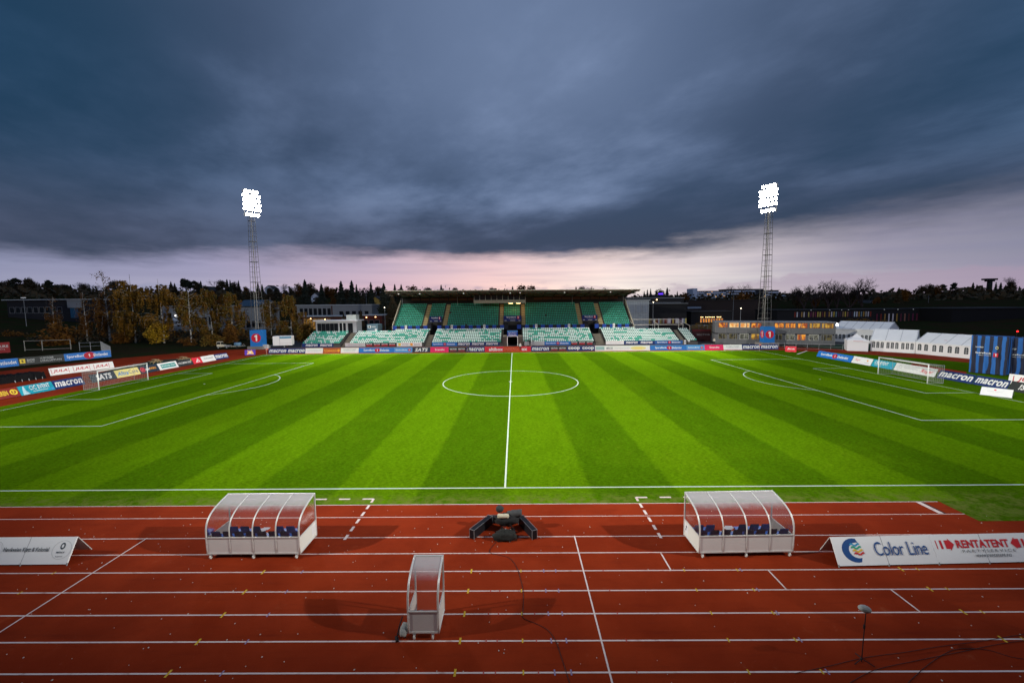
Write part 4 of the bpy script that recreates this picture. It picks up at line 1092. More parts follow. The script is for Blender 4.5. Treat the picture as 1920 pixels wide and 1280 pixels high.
# ------------------------------------------------------------------ floodlight masts
def mast(label, x, y, H, aim, grp):
    t = thing('floodlight_mast', label, 'floodlight mast', (x, y, 0), math.atan2(-x, y)+math.pi, grp)
    # local -Y... the head faces local +Y (towards the pitch)
    m = MB(); b0, b1 = 1.15, .48
    def cr(z, k): s = b0+(b1-b0)*z/H; return ((-s, -s), (s, -s), (s, s), (-s, s))[k]
    for k in range(4): m.tube([(*cr(0, k), 0), (*cr(H-3, k), H-3)], .05, 5)
    z = 1.5; i = 0
    while z < H-3.5:
        r = .026 if i % 4 else .07
        for k in range(4): m.tube([(*cr(z, k), z), (*cr(z, (k+1) % 4), z)], r, 4, caps=False)
        z += 1.25; i += 1
    m.build('lattice', mat('galvanised steel', (.10, .10, .10), .6, .3), t)
    MB().tube([(0, 0, 0), (0, 0, H-2)], [.11, .09], 8).tube([(.5, -.2, 0), (.3, -.2, H-3)], .05, 5).build('pole', mat('mast pole', (.20, .195, .18), .5, .2), t)
    hz = H-3.4
    f = MB()
    rows = [(0., 4), (1.35, 5), (2.4, 5), (3.45, 5), (4.5, 5), (5.55, 4)]
    for z_, n_ in rows: f.box(-1.9, 1.9, .40, .50, hz+z_-.06, hz+z_+.06)
    for xx in (-1.6, 0, 1.6): f.box(xx-.07, xx+.07, .28, .40, hz-.4, hz+6.1)
    f.build('head_frame', GREY, t)
    tl_ = Vector((0, math.cos(R_(24)), -math.sin(R_(24))))
    for z_, n_ in rows:
        for j in range(n_):
            c = Vector(((j-(n_-1)/2)*.82, .75, hz+z_+.12))
            h_ = MB().tube([c-tl_*.30, c, c+tl_*.10], [.16, .32, .355], 12).build('lamp', DGREY, t)
            MB().disc(c+tl_*.105, .34, 14, (1, 0, 0), (0, math.sin(R_(24)), math.cos(R_(24)))).build('lens', LAMP, h_)
    return t
for (p, l) in zip(MASTS[:2], ('tall lattice floodlight mast with glowing head behind the blue cube at far left', 'tall lattice floodlight mast with glowing head in front of the lit office block')):
    if l: mast(l, p[0], p[1]+.6, p[2], None, 'tall floodlight masts at the far corners')
def cube_sign(label, loc, rz, w, h, faces):
    t = thing('advertising_cube', label, 'advertising cube', loc, rz, 'blue cubes at the mast feet')
    MB().box(-w/2, w/2, -w/2, w/2, 0, h).build('cover', mat('cube blue', (.012, .15, .46), .55, var=.06), t)
    for fc in faces:
        fn = {0: lambda x, z, l: (x, -w/2-l, z), 1: lambda x, z, l: (-w/2-l, -x, z), 2: lambda x, z, l: (w/2+l, x, z)}[fc]
        g = lambda x, z: fn(x, z, .006); e = MB(); ellipse(e, g, 0, h*.52, w*.40, w*.40); e.build('emblem', RED, t)
        g2 = lambda x, z: fn(x, z, .012); e = MB(); one(e, g2, 0, h*.52, w*.54); e.build('numeral', WHITE, t)
cube_sign('blue cube with white numeral on red disc at the foot of the left mast', (-62.9, 46.6, .75), R_(10), 2.7, 3.95, (0,))
MB_ = MB().box(-1.9, 1.9, -1.6, 1.6, 0, .75)
tag(MB_.build('mast_plinth', CONC), 'low concrete plinth under the left blue cube', 'plinth').location = (-62.9, 46.6, 0)
tag(MB().box(-1.9, 1.9, -1.6, 1.6, 0, 1.0).build('mast_plinth', CONC), 'low concrete plinth under the right blue cube', 'plinth').location = (60.0, 42.2, 0)
cube_sign('blue cube with two numerals on red discs at the foot of the right mast', (60.0, 42.2, 1.0), R_(-6), 2.3, 3.7, (0, 1))

# ------------------------------------------------------------------ office block of cabins, lit windows
OP0, OP1 = Vector((52.0, 49.8, 0)), Vector((76.6, 42.0, 0)); OD = (OP1-OP0).normalized(); ORZ = math.atan2(OD.y, OD.x)
def ox(u):
    d = CF + CR*(u-960)/FPX - CU*(625-640)/FPX          # where the sight line at u meets the facade, metres from its left end
    c = (OP0.x-CAM[0])*OD.y-(OP0.y-CAM[1])*OD.x; k = c/(d[0]*OD.y-d[1]*OD.x)
    return (Vector((CAM[0]+d[0]*k, CAM[1]+d[1]*k, 0))-OP0).dot(OD)
def oz(v): return at(1450, v, 46.)[2]
X0, X1 = ox(1341), ox(1566)
off = thing('office_building', 'two storey grey cabin office block with rows of orange lit windows', 'office building', OP0+OD*X0, ORZ)
H1 = 2.62; HT = oz(603)
OW = mat('cabin wall', (.13, .135, .14), .6, var=.12, vs=.8)
MB().box(0, X1-X0, 0, 6, .12, H1-.16).box(0, X1-X0, 0, 6, H1+.12, HT-.18).build('wall', OW, off)
MB().box(-.05, X1-X0+.05, -.02, 6.05, 0, .12).box(.05, X1-X0-.05, .10, 5.9, H1-.16, H1+.12).build('dark_band', BLACKW, off)
MB().box(-.15, X1-X0+.15, -.18, 6.15, HT-.18, HT).build('roof', mat('cabin roof', (.20, .21, .23), .6), off)
m = MB(); n = 11
for k in range(n+1):
    x = (X1-X0)*k/n; m.box(x-.07, x+.07, -.05, 0, .12, H1-.16).box(x-.07, x+.07, -.05, 0, H1+.12, HT-.18)
m.build('cabin_joints', mat('joint grey', (.16, .165, .17), .6), off)
UPW = [(1347, 1363.5, 0), (1367, 1385, 1), (1387.5, 1405, 1), (1408, 1427, 0), (1451.5, 1469, 0), (1472, 1491, 0), (1495, 1513, 0), (1517, 1537, 2), (1540, 1562, 2)]
LOW = [(1347, 1363, 3), (1367, 1383, 3), (1387, 1404, 4), (1408, 1424, 2), (1454, 1467, 3), (1473, 1490, 4), (1495, 1511, 0), (1517, 1535, 4), (1540, 1561, 3)]
def window(par, x0, x1, z0, z1, pm, y=-.02, fr=None, mull=1):
    f = MB(); b = .07
    f.box(x0, x1, y-.03, y+.02, z0, z0+b).box(x0, x1, y-.03, y+.02, z1-b, z1).box(x0, x0+b, y-.03, y+.02, z0+b, z1-b).box(x1-b, x1, y-.03, y+.02, z0+b, z1-b)
    for k in range(mull):
        x = x0+(x1-x0)*(k+1)/(mull+1); f.box(x-b/2, x+b/2, y-.03, y+.02, z0+b, z1-b)
    o = f.build('window', fr or mat('window frame red', (.20, .04, .035), .6), par)
    MB().box(x0+.02, x1-.02, y-.012, y-.006, z0+.02, z1-.02).build('pane', pm, o)
    return o
WF = mat('window frame pale', (.5, .5, .46), .6)
for a, b, k in UPW: window(off, ox(a)-X0, ox(b)-X0, oz(614.5), oz(605.5), WIN[k], fr=WF if k == 1 else None)
for a, b, k in LOW: window(off, ox(a)-X0, ox(b)-X0, oz(637), oz(626), WIN[k], fr=WF if k == 4 else mat('window frame grey', (.2, .2, .2), .6))
pl = thing('wall_lamp', 'bright white floodlamp at the right end of the office roof', 'lamp', (*(OP0+OD*(X1+.3))[:2], oz(608)))
MB().box(-.25, .25, .06, .25, -.3, .3).build('housing', DGREY, pl); MB().box(-.23, .23, .0, .06, -.28, .28).build('lens', emis('cold lamp', (.85, .88, 1), 14.), pl)

# ------------------------------------------------------------------ tents
TENTW = mat('tent canvas', (.80, .80, .80), .5, var=.08, vs=.7)
TENTR = mat('tent roof canvas', (.78, .79, .80), .5, var=.12, vs=.5)
TWIN = mat('tent window', (.03, .04, .05), .3)
def arch_win(par, fn, cx, z0, w, h):
    o = MB(); pts = [(cx-w/2, z0), (cx+w/2, z0)]+[(cx+w/2*math.cos(R_(a)), z0+h-w/2+w/2*math.sin(R_(a))) for a in range(0, 181, 20)]
    o.poly([fn(x, z, .01) for x, z in pts]); p = o.build('window', TWIN, par)
    g = MB()
    for k in (0,): g.poly([fn(cx-.02, z0, .016), fn(cx+.02, z0, .016), fn(cx+.02, z0+h, .016), fn(cx-.02, z0+h, .016)])
    for zz in (.28, .58): g.poly([fn(cx-w/2, z0+h*zz, .016), fn(cx+w/2, z0+h*zz, .016), fn(cx+w/2, z0+h*zz+.04, .016), fn(cx-w/2, z0+h*zz+.04, .016)])
    g.build('glazing_bar', TENTW, p)
def tent(label, p0, p1, depth, eave, ridge, mods, roofmods, wins=3, red=False):
    p0 = Vector((*p0[:2], 0)); p1 = Vector((*p1[:2], 0)); d = p1-p0; w = d.length
    t = thing('marquee_tent', label, 'tent', p0, math.atan2(d.y, d.x), 'white party tents at the right end')
    m = MB().box(0, w, 0, .05, 0, eave).box(0, w, depth-.05, depth, 0, eave)
    for x in (0, w-.05): m.add([(x, .05, 0), (x, depth-.05, 0), (x, depth-.05, eave), (x, depth/2, ridge-.03), (x, .05, eave), (x+.05, .05, 0), (x+.05, depth-.05, 0), (x+.05, depth-.05, eave), (x+.05, depth/2, ridge-.03), (x+.05, .05, eave)],
                               [(4, 3, 2, 1, 0), (5, 6, 7, 8, 9), (0, 1, 6, 5), (1, 2, 7, 6), (2, 3, 8, 7), (3, 4, 9, 8), (4, 0, 5, 9)])
    m.build('wall', TENTW, t)
    r = MB(); n = roofmods
    for k in range(n):
        a, b = w*k/n-(.12 if k == 0 else 0), w*(k+1)/n+(.12 if k == n-1 else 0)
        for y0, y1 in ((-.18, depth/2), (depth+.18, depth/2)):
            ze = eave-.08
            r.poly([(a, y0, ze), (b, y0, ze), (b, y1, ridge), (a, y1, ridge)])
        r.poly([(a, -.18, eave-.3), (b, -.18, eave-.3), (b, -.18, eave-.08), (a, -.18, eave-.08)])
    r.build('roof', TENTR, t)
    s = MB()
    for k in range(n+1):
        x = w*k/n; s.tube([(x, -.19, eave-.05), (x, depth/2, ridge+.02), (x, depth+.19, eave-.05)], .03, 4)
    s.build('roof_seams', mat('tent seam', (.36, .38, .41), .6), t)
    fn = lambda x, z, l: (x, -l, z)
    for k in range(mods):
        for q in range(wins): arch_win(t, fn, w*(k+(q+.5)/wins*.9+.05)/mods, .75, min(.62, w/mods/wins*.62), 1.25)
    if red: prints(t, [('t', 'Rentatent', RED, .38, .95, .2, .85, dict(shear=.4))], lambda x, z, l: (x, -.18+depth*.14+z*.3, eave+.22+z*.4), w, 1.)
    return t
A_, B_, C_, D_ = ground(1632, 657.5), ground(1715, 662.5), ground(1716, 662.6), ground(1834, 674)
tent('long white tent with nine arched windows and a pitched roof in mid row', A_, B_, 7, 2.4, 4.5, 3, 3)
tent('white tent nearest the blue drapes with arched windows and red script on its roof', C_, D_, 6, 2.4, 4.1, 4, 4, 2, red=True)
E1, E2 = at(1574, 640, 50), at(1650, 640, 40)
tent('large grey white tent farthest back beside the office block', (83.9, 53.2), (90.3, 44.6), 10, 3.5, 5.2, 4, 6, 3)
P_ = ground(1587, 657)
t = thing('pavilion_tent', 'small white pavilion tent with a pointed roof in front of the long tents', 'tent', (P_[0]+2.3, P_[1]+.4, 0), R_(-30))
m = MB().box(-1.75, 1.75, -1.75, -1.70, 0, 2.35).box(-1.75, -1.70, -1.70, 1.75, 0, 2.35).box(1.70, 1.75, -1.70, 1.75, 0, 2.35).box(-1.7, 1.7, 1.7, 1.75, 0, 2.35); m.build('wall', mat('pavilion canvas', (.74, .74, .76), .5), t)
m = MB(); q = [(-1.85, -1.85), (1.85, -1.85), (1.85, 1.85), (-1.85, 1.85)]
for i in range(4):
    a, b = q[i], q[(i+1) % 4]
    m.poly([(*a, 2.2), (*b, 2.2), (b[0]*.45, b[1]*.45, 2.75), (a[0]*.45, a[1]*.45, 2.75)]).poly([(a[0]*.45, a[1]*.45, 2.75), (b[0]*.45, b[1]*.45, 2.75), (0, 0, 3.55)]).poly([(*a, 1.98), (*b, 1.98), (*b, 2.2), (*a, 2.2)])
m.build('roof', mat('pavilion canvas', (.74, .74, .76)), t)
fn = lambda x, z, l: (1.75+l, x, z)
for x in (-.8, .8): arch_win(t, fn, x, .8, .6, 1.2)
prints(t, [('f', RED, .25, .75, .0, .06, 'stripe')], lambda x, z, l: (-1.6+x, -1.852-l, 2.08+z), 3.2, 1)
prints(t, [('f', RED, .25, .75, .0, .06, 'stripe')], lambda x, z, l: (1.852+l, -1.6+x, 2.08+z), 3.2, 1)
for i, (u, v, r0, l) in enumerate(((1748, 629, 2.2, 'larger'), (1794, 631, 1.9, 'smaller'))):
    p = at(u, v, 36); t = thing('parasol', f'{l} of two red and blue parasols showing over the tent roofs', 'parasol', (p[0], p[1], 0), 0, 'red parasols behind the tents')
    z0 = p[2]-.9; m = MB()
    for k in range(8):
        a0, a1 = R_(45*k), R_(45*k+45); m.cur = 1 if k % 4 == 3 else 0
        m.poly([(r0*math.cos(a0), r0*math.sin(a0), z0), (r0*math.cos(a1), r0*math.sin(a1), z0), (r0*.55*math.cos(a1), r0*.55*math.sin(a1), z0+.75), (r0*.55*math.cos(a0), r0*.55*math.sin(a0), z0+.75)])
        m.poly([(r0*.55*math.cos(a0), r0*.55*math.sin(a0), z0+.75), (r0*.55*math.cos(a1), r0*.55*math.sin(a1), z0+.75), (0, 0, z0+1.05)])
    m.build('canopy', [mat('parasol red', (.40, .012, .03), .7), mat('parasol blue', (.02, .06, .25), .7)], t)
    MB().tube([(0, 0, 0), (0, 0, z0+1)], .05, 6).build('pole', GREY, t)

# ------------------------------------------------------------------ blue draped blocks at the right edge
def drape_mat():
    m = bpy.data.materials.new('striped cloth'); m.use_nodes = True; t = NT(m.node_tree); b = m.node_tree.nodes['Principled BSDF']
    o = t.new('ShaderNodeTexCoord').outputs['Object']; sp = t.new('ShaderNodeSeparateXYZ'); t.put(sp.inputs[0], o)
    wob = t.m('MULTIPLY', t.m('SUBTRACT', t.noise(o, .9, 2.), .5), .16)
    f = t.m('PINGPONG', t.m('ADD', t.m('ADD', sp.outputs[0], sp.outputs[1]), t.m('ADD', wob, .42)), .40)
    c = t.mix(t.smooth(f, .18, .24), (.008, .012, .035), (.012, .115, .40))
    t.put(b.inputs['Base Color'], c); b.inputs['Roughness'].default_value = .75
    return m
DRAPE = drape_mat()
def drape(label, loc, rz, w, d, h, dull, seed):
    t = thing('draped_container', label, 'draped block', loc, rz, 'blue and black draped blocks at the right edge')
    q = random.Random(seed); N = 60
    per = []
    for x in np.linspace(0, w, N): per.append((x, 0, 0, -1))
    for y in np.linspace(0, d, 20)[1:]: per.append((w, y, 1, 0))
    for x in np.linspace(w, 0, N)[1:]: per.append((x, d, 0, 1))
    for y in np.linspace(d, 0, 20)[1:-1]: per.append((0, y, -1, 0))
    ph = [q.uniform(0, 6) for _ in range(4)]
    vs = []; NZ = 14; n = len(per)
    for iz in range(NZ+1):
        z = h*iz/NZ; k = (1-iz/NZ)
        for i, (x, y, nx, ny) in enumerate(per):
            a = .05*math.sin(i*.62+ph[0]+.15*iz)+.04*math.sin(i*.29+ph[1])+.03*math.sin(iz*.8+i*.2+ph[2])
            a *= (.3+1.1*k)
            vs.append((x+nx*a, y+ny*a, .1+z*(1+.0*i)))
    fs = [(iz*n+i, iz*n+(i+1) % n, (iz+1)*n+(i+1) % n, (iz+1)*n+i) for iz in range(NZ) for i in range(n)]+[tuple(range(NZ*n, NZ*n+n))]
    MB().add(vs, fs).build('cloth', DRAPE, t, smooth=True)
    W2_ = WHITE if not dull else LGREY  # second block's print greyed: its shade is put into the colour
    prints(t, [('t', 'NADDERUD', W2_, .14, .36, .70, .735, B1), ('e', CREAM, .72, .72, .14, .20, .7), ('t', 'SpareBank', W2_, .15, .58, .535, .59, B1), ('t', 'ØSTLANDET', W2_, .24, .58, .495, .515), ('f', RED, .64, .77, .48, .58), ('t', '1', W2_, .69, .72, .50, .565, BB)], lambda x, z, l: (x, -.13-l, z), w, h)
    return t
dr = ground(1818, 700)
drape('tall block draped in blue and black striped cloth with white lettering beside the tents', (66.9, 4.3, 0), R_(-62), 3.6, 2.4, 5.35, False, 1)
drape('tall block draped in striped cloth with shade-greyed print, right of the brighter draped block', (69.6, 2.7, 0), R_(-50), 3.6, 2.4, 5.15, True, 2)
q = random.Random(4)
for k in range(7):
    p = ground(1842+6*k+q.uniform(-2, 2), 712+1.1*k); o = MB().ball((0, 0, 0), .42, .28, .2, 10, 6, .1, q).build('sandbag', mat('sand sacking', (.38, .26, .12), .9, var=.3, vs=4.), smooth=True)
    o.location = (p[0], p[1], .17); o.rotation_euler = (0, 0, q.uniform(0, 3))
    tag(o, 'tan sandbag in the heap at the foot of the blue drapes', 'sandbag', 'tan sandbags below the drapes')

# ------------------------------------------------------------------ small things around the track
def trailer():
    p = at(503, 652, 46); t = thing('box_trailer', 'white box trailer with a pale blue stripe beside the left blue cube', 'trailer', (-60.2, 48.0, 0), R_(14))
    w = 4.3; dpt = 2.6
    MB().box(0, w, 0, dpt, .6, 2.95).build('body', mat('trailer white', (.74, .74, .72), .45), t, bevel=.03)
    MB().box(1.6, w-.02, -.012, -.004, 2.35, 2.85).build('stripe', mat('trailer stripe', (.10, .28, .42), .5), t)
    MB().box(1.55, 1.6, -.02, -.003, .62, 2.93).box(1.6, w-.02, -.012, -.004, 1.2, 1.23).build('door_seam', GREY, t)
    for x in (2.6, ): 
        for y in (.12, dpt-.12):
            o = MB().tube([(x, y-.1, .34), (x, y+.1, .34)], .34, 16).build('wheel', BLACK, t); MB().tube([(x, y-.11, .34), (x, y+.11, .34)], .17, 12).build('rim', GREY, o)
    MB().box(-1.1, 0, dpt/2-.06, dpt/2+.06, .5, .6).tube([(-1.0, dpt/2, 0), (-1.0, dpt/2, .6)], .05, 6).build('drawbar', GREY, t)
trailer()
def crate(label, u, v, w, h, d, col, cat='cabinet', n=2):
    p = ground(u, v); t = thing('cabinet', label, cat, (p[0], p[1], 0))
    MB().box(-w/2, w/2, 0, d, .08, h).build('body', col, t, bevel=.02)
    m = MB()
    for k in range(n): m.box(-w/2+.05+w*k/n, -w/2-.05+w*(k+1)/n, -.012, -.003, .16, h-.08)
    m.build('door', mat('cabinet door', (.50, .51, .52), .5), t)
    MB().box(-w/2+.1, w/2-.1, .1, d-.1, 0, .08).build('base', BLACKW, t)
crate('low pale grey cabinet between the left blue cube and the white trailer', 495.5, 654.5, 1.4, 1.1, .8, mat('cabinet grey', (.45, .46, .47), .5))
def cart():
    t = thing('utility_cart', 'cream utility cart with a small cab parked at the edge of the red track', 'utility vehicle', (-74.2, 47.6, 0), R_(12))
    cr = mat('cart cream', (.62, .56, .42), .5)
    MB().box(0, 1.7, 0, 1.4, .45, .95).box(.0, 1.0, .05, 1.35, .95, 1.75).build('body', cr, t, bevel=.06)
    MB().box(1.0, 1.012, .15, 1.25, 1.05, 1.6).box(.1, .9, .036, .048, 1.1, 1.62).build('window', GLASSD, t)
    MB().box(1.7, 2.9, .1, 1.3, .45, .55).box(1.7, 2.9, .1, .14, .55, .85).box(2.86, 2.9, .14, 1.3, .55, .85).build('cargo_bed', GREY, t)
    for x in (.4, 2.3):
        for y in (.05, 1.35):
            o = MB().tube([(x, y-.1, .28), (x, y+.1, .28)], .28, 14).build('wheel', BLACK, t); MB().tube([(x, y-.11, .28), (x, y+.11, .28)], .13, 10).build('rim', LGREY, o)
    t2 = thing('tank_trailer', 'small trailer with a blue grey tank behind the cream cart', 'trailer', (-70.6, 48.4, 0), R_(12))
    MB().tube([(.1, .6, .95), (.2, .6, .95), (1.6, .6, .95), (1.7, .6, .95)], [.2, .5, .5, .2], 14).build('tank', mat('tank blue', (.12, .22, .32), .4), t2, smooth=True)
    MB().box(-.6, 2.6, .1, 1.1, .42, .5).tube([(1.9, .3, .5), (2.3, .5, 1.0), (2.6, .4, .55)], .07, 6).build('chassis', cr, t2)
    for y in (.0, 1.2): MB().tube([(.9, y-.08, .26), (.9, y+.08, .26)], .26, 14).build('wheel', BLACK, t2)
cart()
def picnic(label, u, v):
    p = ground(u, v); t = thing('picnic_table', label, 'picnic table', (p[0], p[1], 0), R_(-30), 'wooden picnic tables on the dark turf')
    wd = mat('pine timber', (.42, .30, .15), .8, var=.25, vs=4.)
    MB().box(-.9, .9, -.38, .38, .70, .75).build('tabletop', wd, t)
    for y in (-.75, .75): MB().box(-.9, .9, y-.14, y+.14, .42, .46).build('seat', wd, t)
    m = MB()
    for x in (-.65, .65): m.slab((x-.04, -.7, 0), (x+.04, -.7, 0), (x+.04, -.2, .7), (x-.04, -.2, .7), (0, .09, 0)).slab((x-.04, .7, 0), (x+.04, .7, 0), (x+.04, .2, .7), (x-.04, .2, .7), (0, -.09, 0)).box(x-.03, x+.03, -.85, .85, .36, .42)
    m.build('legs', wd, t)
picnic('wooden picnic table behind the left goal, nearer of the two on the dark turf', 292, 681)
picnic('wooden picnic table farther along the dark turf behind the charcoal board', 344, 676)
a, b = ground(-25, 722), ground(77, 708)
d = Vector(b[:2])-Vector(a[:2]); t = thing('covered_mat', 'long low heap under black tarpaulin on the red track at far left', 'covered mat', (a[0], a[1], 0), math.atan2(d.y, d.x))
N = 26; vs = []; q = random.Random(8)
for i in range(N+1):
    x = d.length*i/N
    for j in range(9):
        y = -1.4+3.2*j/8; z = .02 if j in (0, 8) or i in (0, N) else 1.0+q.uniform(-.16, .12)
        vs.append((x, y+q.uniform(-.08, .08), z))
MB().add(vs, [(i*9+j, i*9+j+1, (i+1)*9+j+1, (i+1)*9+j) for i in range(N) for j in range(8)]).build('tarpaulin', mat('black tarpaulin', (.006, .006, .007), .7, spec=.1), t)
m = MB()
for k in range(5): m.tube([(d.length*(.35+.13*k), -1.6, .0), (d.length*(.35+.13*k), -1.5, .32)], .04, 6)
m.build('tie_pegs', GREY, t)

# fences, gates and rails on the left bank
def fence(name, label, pts, hh, gap, cat, grp, post=.04, rails=(1.,), mt=None, infill=False):
    p0 = Vector((*pts[0][:2], 0)); t = thing(name, label, cat, p0, 0, grp); mt = mt or GREY
    for i in range(len(pts)-1):
        a, b = Vector((*pts[i][:2], 0))-p0, Vector((*pts[i+1][:2], 0))-p0; L = (b-a).length; n = max(1, round(L/gap))
        for k in range(n+1 if i == len(pts)-2 else n):
            c = a.lerp(b, k/n); MB().tube([c, c+Vector((0, 0, hh))], post, 6).build('post', mt, t)
        r = MB()
        for z in rails: r.tube([a+Vector((0, 0, hh*z)), b+Vector((0, 0, hh*z))], post*.7, 5)
        if infill:
            n2 = int(L/.12)
            for k in range(n2): c = a.lerp(b, k/n2); r.tube([c, c+Vector((0, 0, hh*.97))], .010, 3, caps=False)
        r.build('rail', mt, t)
PT = mat('pale timber', (.30, .28, .24), .8)
fence('gate_frame', 'pale timber gate frame with cross rail on the left bank behind the black board', [ground(47, 658), ground(80, 657), ground(133, 655)], 2.6, 6., 'gate', None, .09, (.96, .12), PT)
fence('rail_fence', 'short post and rail fence running down the bank to the blue board corner', [ground(150, 658), ground(190, 656), ground(208, 668)], 2.2, 1.6, 'fence', None, .05, (.9, .5), GREY)
fence('wire_fence', 'grey mesh fence behind the far track between the narrow block and the office', [ground(1316, 655), ground(1440, 653)], 1.2, 2.2, 'fence', 'mesh fences beside the far track', .03, (1., .5, .08), GREY)
fence('wire_fence', 'grey mesh fence between the office block and the white pavilion tent', [ground(1450, 653), ground(1580, 656)], 1.2, 2.2, 'fence', 'mesh fences beside the far track', .03, (1., .5, .08), GREY)
fence('vertical_bar_fence', 'tall grey bar fence above the dark wall right of the stand', [at(1295, 615, 62), at(1342, 615, 60)], 4.2, 2., 'fence', None, .04, (.98, .5), mat('bar fence grey', (.12, .14, .15), .6), infill=True)
t = thing('canopy_frame', 'bare pale steel canopy frame right of the grandstand', 'frame', (32.9, 56.6, 0))
m = MB(); x0, x1 = 0, 13.3
for x in (0, 6.4, 13.0):
    m.tube([(x, 0, 2.5), (x, 0, 4.6), (x-.5, 0, 5.0)], .09, 6)
    m.tube([(x, 3, 2.5), (x, 3, 5.9), (x-.8, 1.5, 5.4), (x, 0, 4.6)], .09, 6)
m.tube([(-.8, 3, 5.9), (12.6, 3, 5.9)], .10, 6).tube([(0, 0, 4.6), (13.2, 0, 4.6)], .09, 6).tube([(12.6, 3, 5.9), (14.6, -.5, 4.3), (14.6, -.5, 2.4)], .07, 6)
m.build('frame', mat('pale steel', (.42, .40, .36), .6), t)
tag(MB().box(32.7, 46, 56.2, 62, 0, 2.6).build('retaining_wall', CONC), 'grey concrete deck wall under the steel frame right of the stand', 'wall')
t = thing('banner_wall', 'dark maroon wall with faint grey capitals right of the narrow block', 'wall', at(1297, 655, 56)*np.array([1, 1, 0]))
w = at(1332, 640, 56)[0]-at(1297, 640, 56)[0]; MB().box(0, w, 0, .2, 0, 3.3).build('panel', mat('maroon black', (.03, .008, .010), .8), t)
prints(t, [('t', 'SECTOR', GTXT, .25, .95, .50, .62), ('f', mat('dark red strip', (.09, .01, .012), .8), 0, 1, .86, .96)], lambda x, z, l: (x, -l, z), w, 3.3)

# people (small figures beyond the pitch)
def person(label, loc, rz, pose, top, trousers, skin=(.45, .28, .2), hair=(.03, .02, .015)):
    t = thing('person', label, 'person', loc, rz)
    ls, rs_, lean = pose
    J = {'pel': (0, 0, .95), 'ch': (0, lean*.5, 1.28), 'nk': (0, lean*.8, 1.50), 'hd': (0, lean, 1.66), 'tp': (0, lean+.01, 1.76),
         'hl': (-.10, 0, .90), 'kl': (-.11, ls*.5+.04, .50), 'al': (-.11, ls, .09), 'tl': (-.12, ls+.16, .04), 'hr': (.10, 0, .90), 'kr': (.11, rs_*.5+.04, .50), 'ar': (.11, rs_, .09), 'tr': (.12, rs_+.16, .04),
         'sl': (-.19, lean*.7, 1.42), 'el': (-.25, lean*.6-.04, 1.14), 'wl': (-.22, lean*.6+.16, .93), 'fl': (-.20, lean*.6+.22, .84), 'sr': (.19, lean*.7, 1.42), 'er': (.25, lean*.6-.04, 1.14), 'wr': (.22, lean*.6+.16, .93), 'fr': (.20, lean*.6+.22, .84)}
    R = {'pel': .145, 'ch': .16, 'nk': .06, 'hd': .10, 'tp': .085, 'hl': .10, 'kl': .07, 'al': .045, 'tl': .04, 'hr': .10, 'kr': .07, 'ar': .045, 'tr': .04, 'sl': .075, 'el': .055, 'wl': .04, 'fl': .035, 'sr': .075, 'er': .055, 'wr': .04, 'fr': .035}
    E = [('pel', 'ch'), ('ch', 'nk'), ('nk', 'hd'), ('hd', 'tp'), ('pel', 'hl'), ('hl', 'kl'), ('kl', 'al'), ('al', 'tl'), ('pel', 'hr'), ('hr', 'kr'), ('kr', 'ar'), ('ar', 'tr'), ('ch', 'sl'), ('sl', 'el'), ('el', 'wl'), ('wl', 'fl'), ('ch', 'sr'), ('sr', 'er'), ('er', 'wr'), ('wr', 'fr')]
    ks = list(J); me = bpy.data.meshes.new('body'); me.from_pydata([J[k] for k in ks], [(ks.index(a), ks.index(b)) for a, b in E], [])
    o = bpy.data.objects.new('body', me); COL.objects.link(o)
    o.modifiers.new('skin', 'SKIN'); 
    if not me.skin_vertices: 
        bpy.context.view_layer.objects.active = o
        bm = bmesh.new(); bm.from_mesh(me); bm.verts.layers.skin.verify(); bm.to_mesh(me); bm.free()
    sv = me.skin_vertices[0].data
    for i, k in enumerate(ks): sv[i].radius = (R[k], R[k]*(.75 if k in ('pel', 'ch') else 1)); sv[i].use_root = k == 'pel'
    sb = o.modifiers.new('sub', 'SUBSURF'); sb.levels = 1; sb.render_levels = 1
    bpy.context.view_layer.update()
    ev = o.evaluated_get(bpy.context.evaluated_depsgraph_get()); nm = bpy.data.meshes.new_from_object(ev)
    bpy.data.objects.remove(o)
    for mm in (mat('skin', skin, .6), top, trousers, BLACK): nm.materials.append(mm)
    for p in nm.polygons:
        z = p.center.z; x = abs(p.center.x)
        p.material_index = 0 if z > 1.50 else (3 if z < .10 else (1 if z > .90 and not (x > .16 and z < .92) else 2))
        p.use_smooth = True
    b = link('body', nm, t)
    MB().ball((0, lean-.02, 1.72), .105, .115, .085, 12, 8).build('hair', mat('hair', hair, .9), t, smooth=True)
DKC = mat('dark jacket', (.015, .016, .022), .8); DKT = mat('dark trousers', (.012, .012, .016), .8)
g = ground(878, 661.5); person('person in dark jacket and trousers standing in front of the far touchline boards', (g[0], 34.55, 0), R_(75), (.22, -.20, .04), DKC, DKT)
x = at(1338, 640, 47)[0]; person('person in pale jacket leaning behind the mesh fence right of the stand', (x, 46.6, 0), R_(120), (.12, -.12, .10), mat('pale jacket', (.62, .58, .48), .8), DKT)
x = at(996, 648, 39)[0]; person('person in black jacket standing among camera gear right of the tunnel', (x, 47.2, 0), R_(170), (.1, -.05, .1), DKC, DKT)
x = at(978, 650, 38)[0]; person('person in white top behind the short red board beside the tunnel', (x-.3, 38.6, 0), R_(200), (.1, -.05, .02), mat('white top', (.6, .6, .58), .8), DKT)
t = thing('camera_gear', 'tripods and grey camera gear in front of the pale board by the tunnel', 'camera gear', (at(990, 650, 47)[0], 47.4, 0))
m = MB(); q = random.Random(2)
for x in (-.9, .0, 1.3):
    for a in (90, 210, 330): m.tube([(x, 0, 1.2), (x+.4*math.cos(R_(a)), .4*math.sin(R_(a)), 0)], .02, 5)
m.build('tripod', BLACK, t)
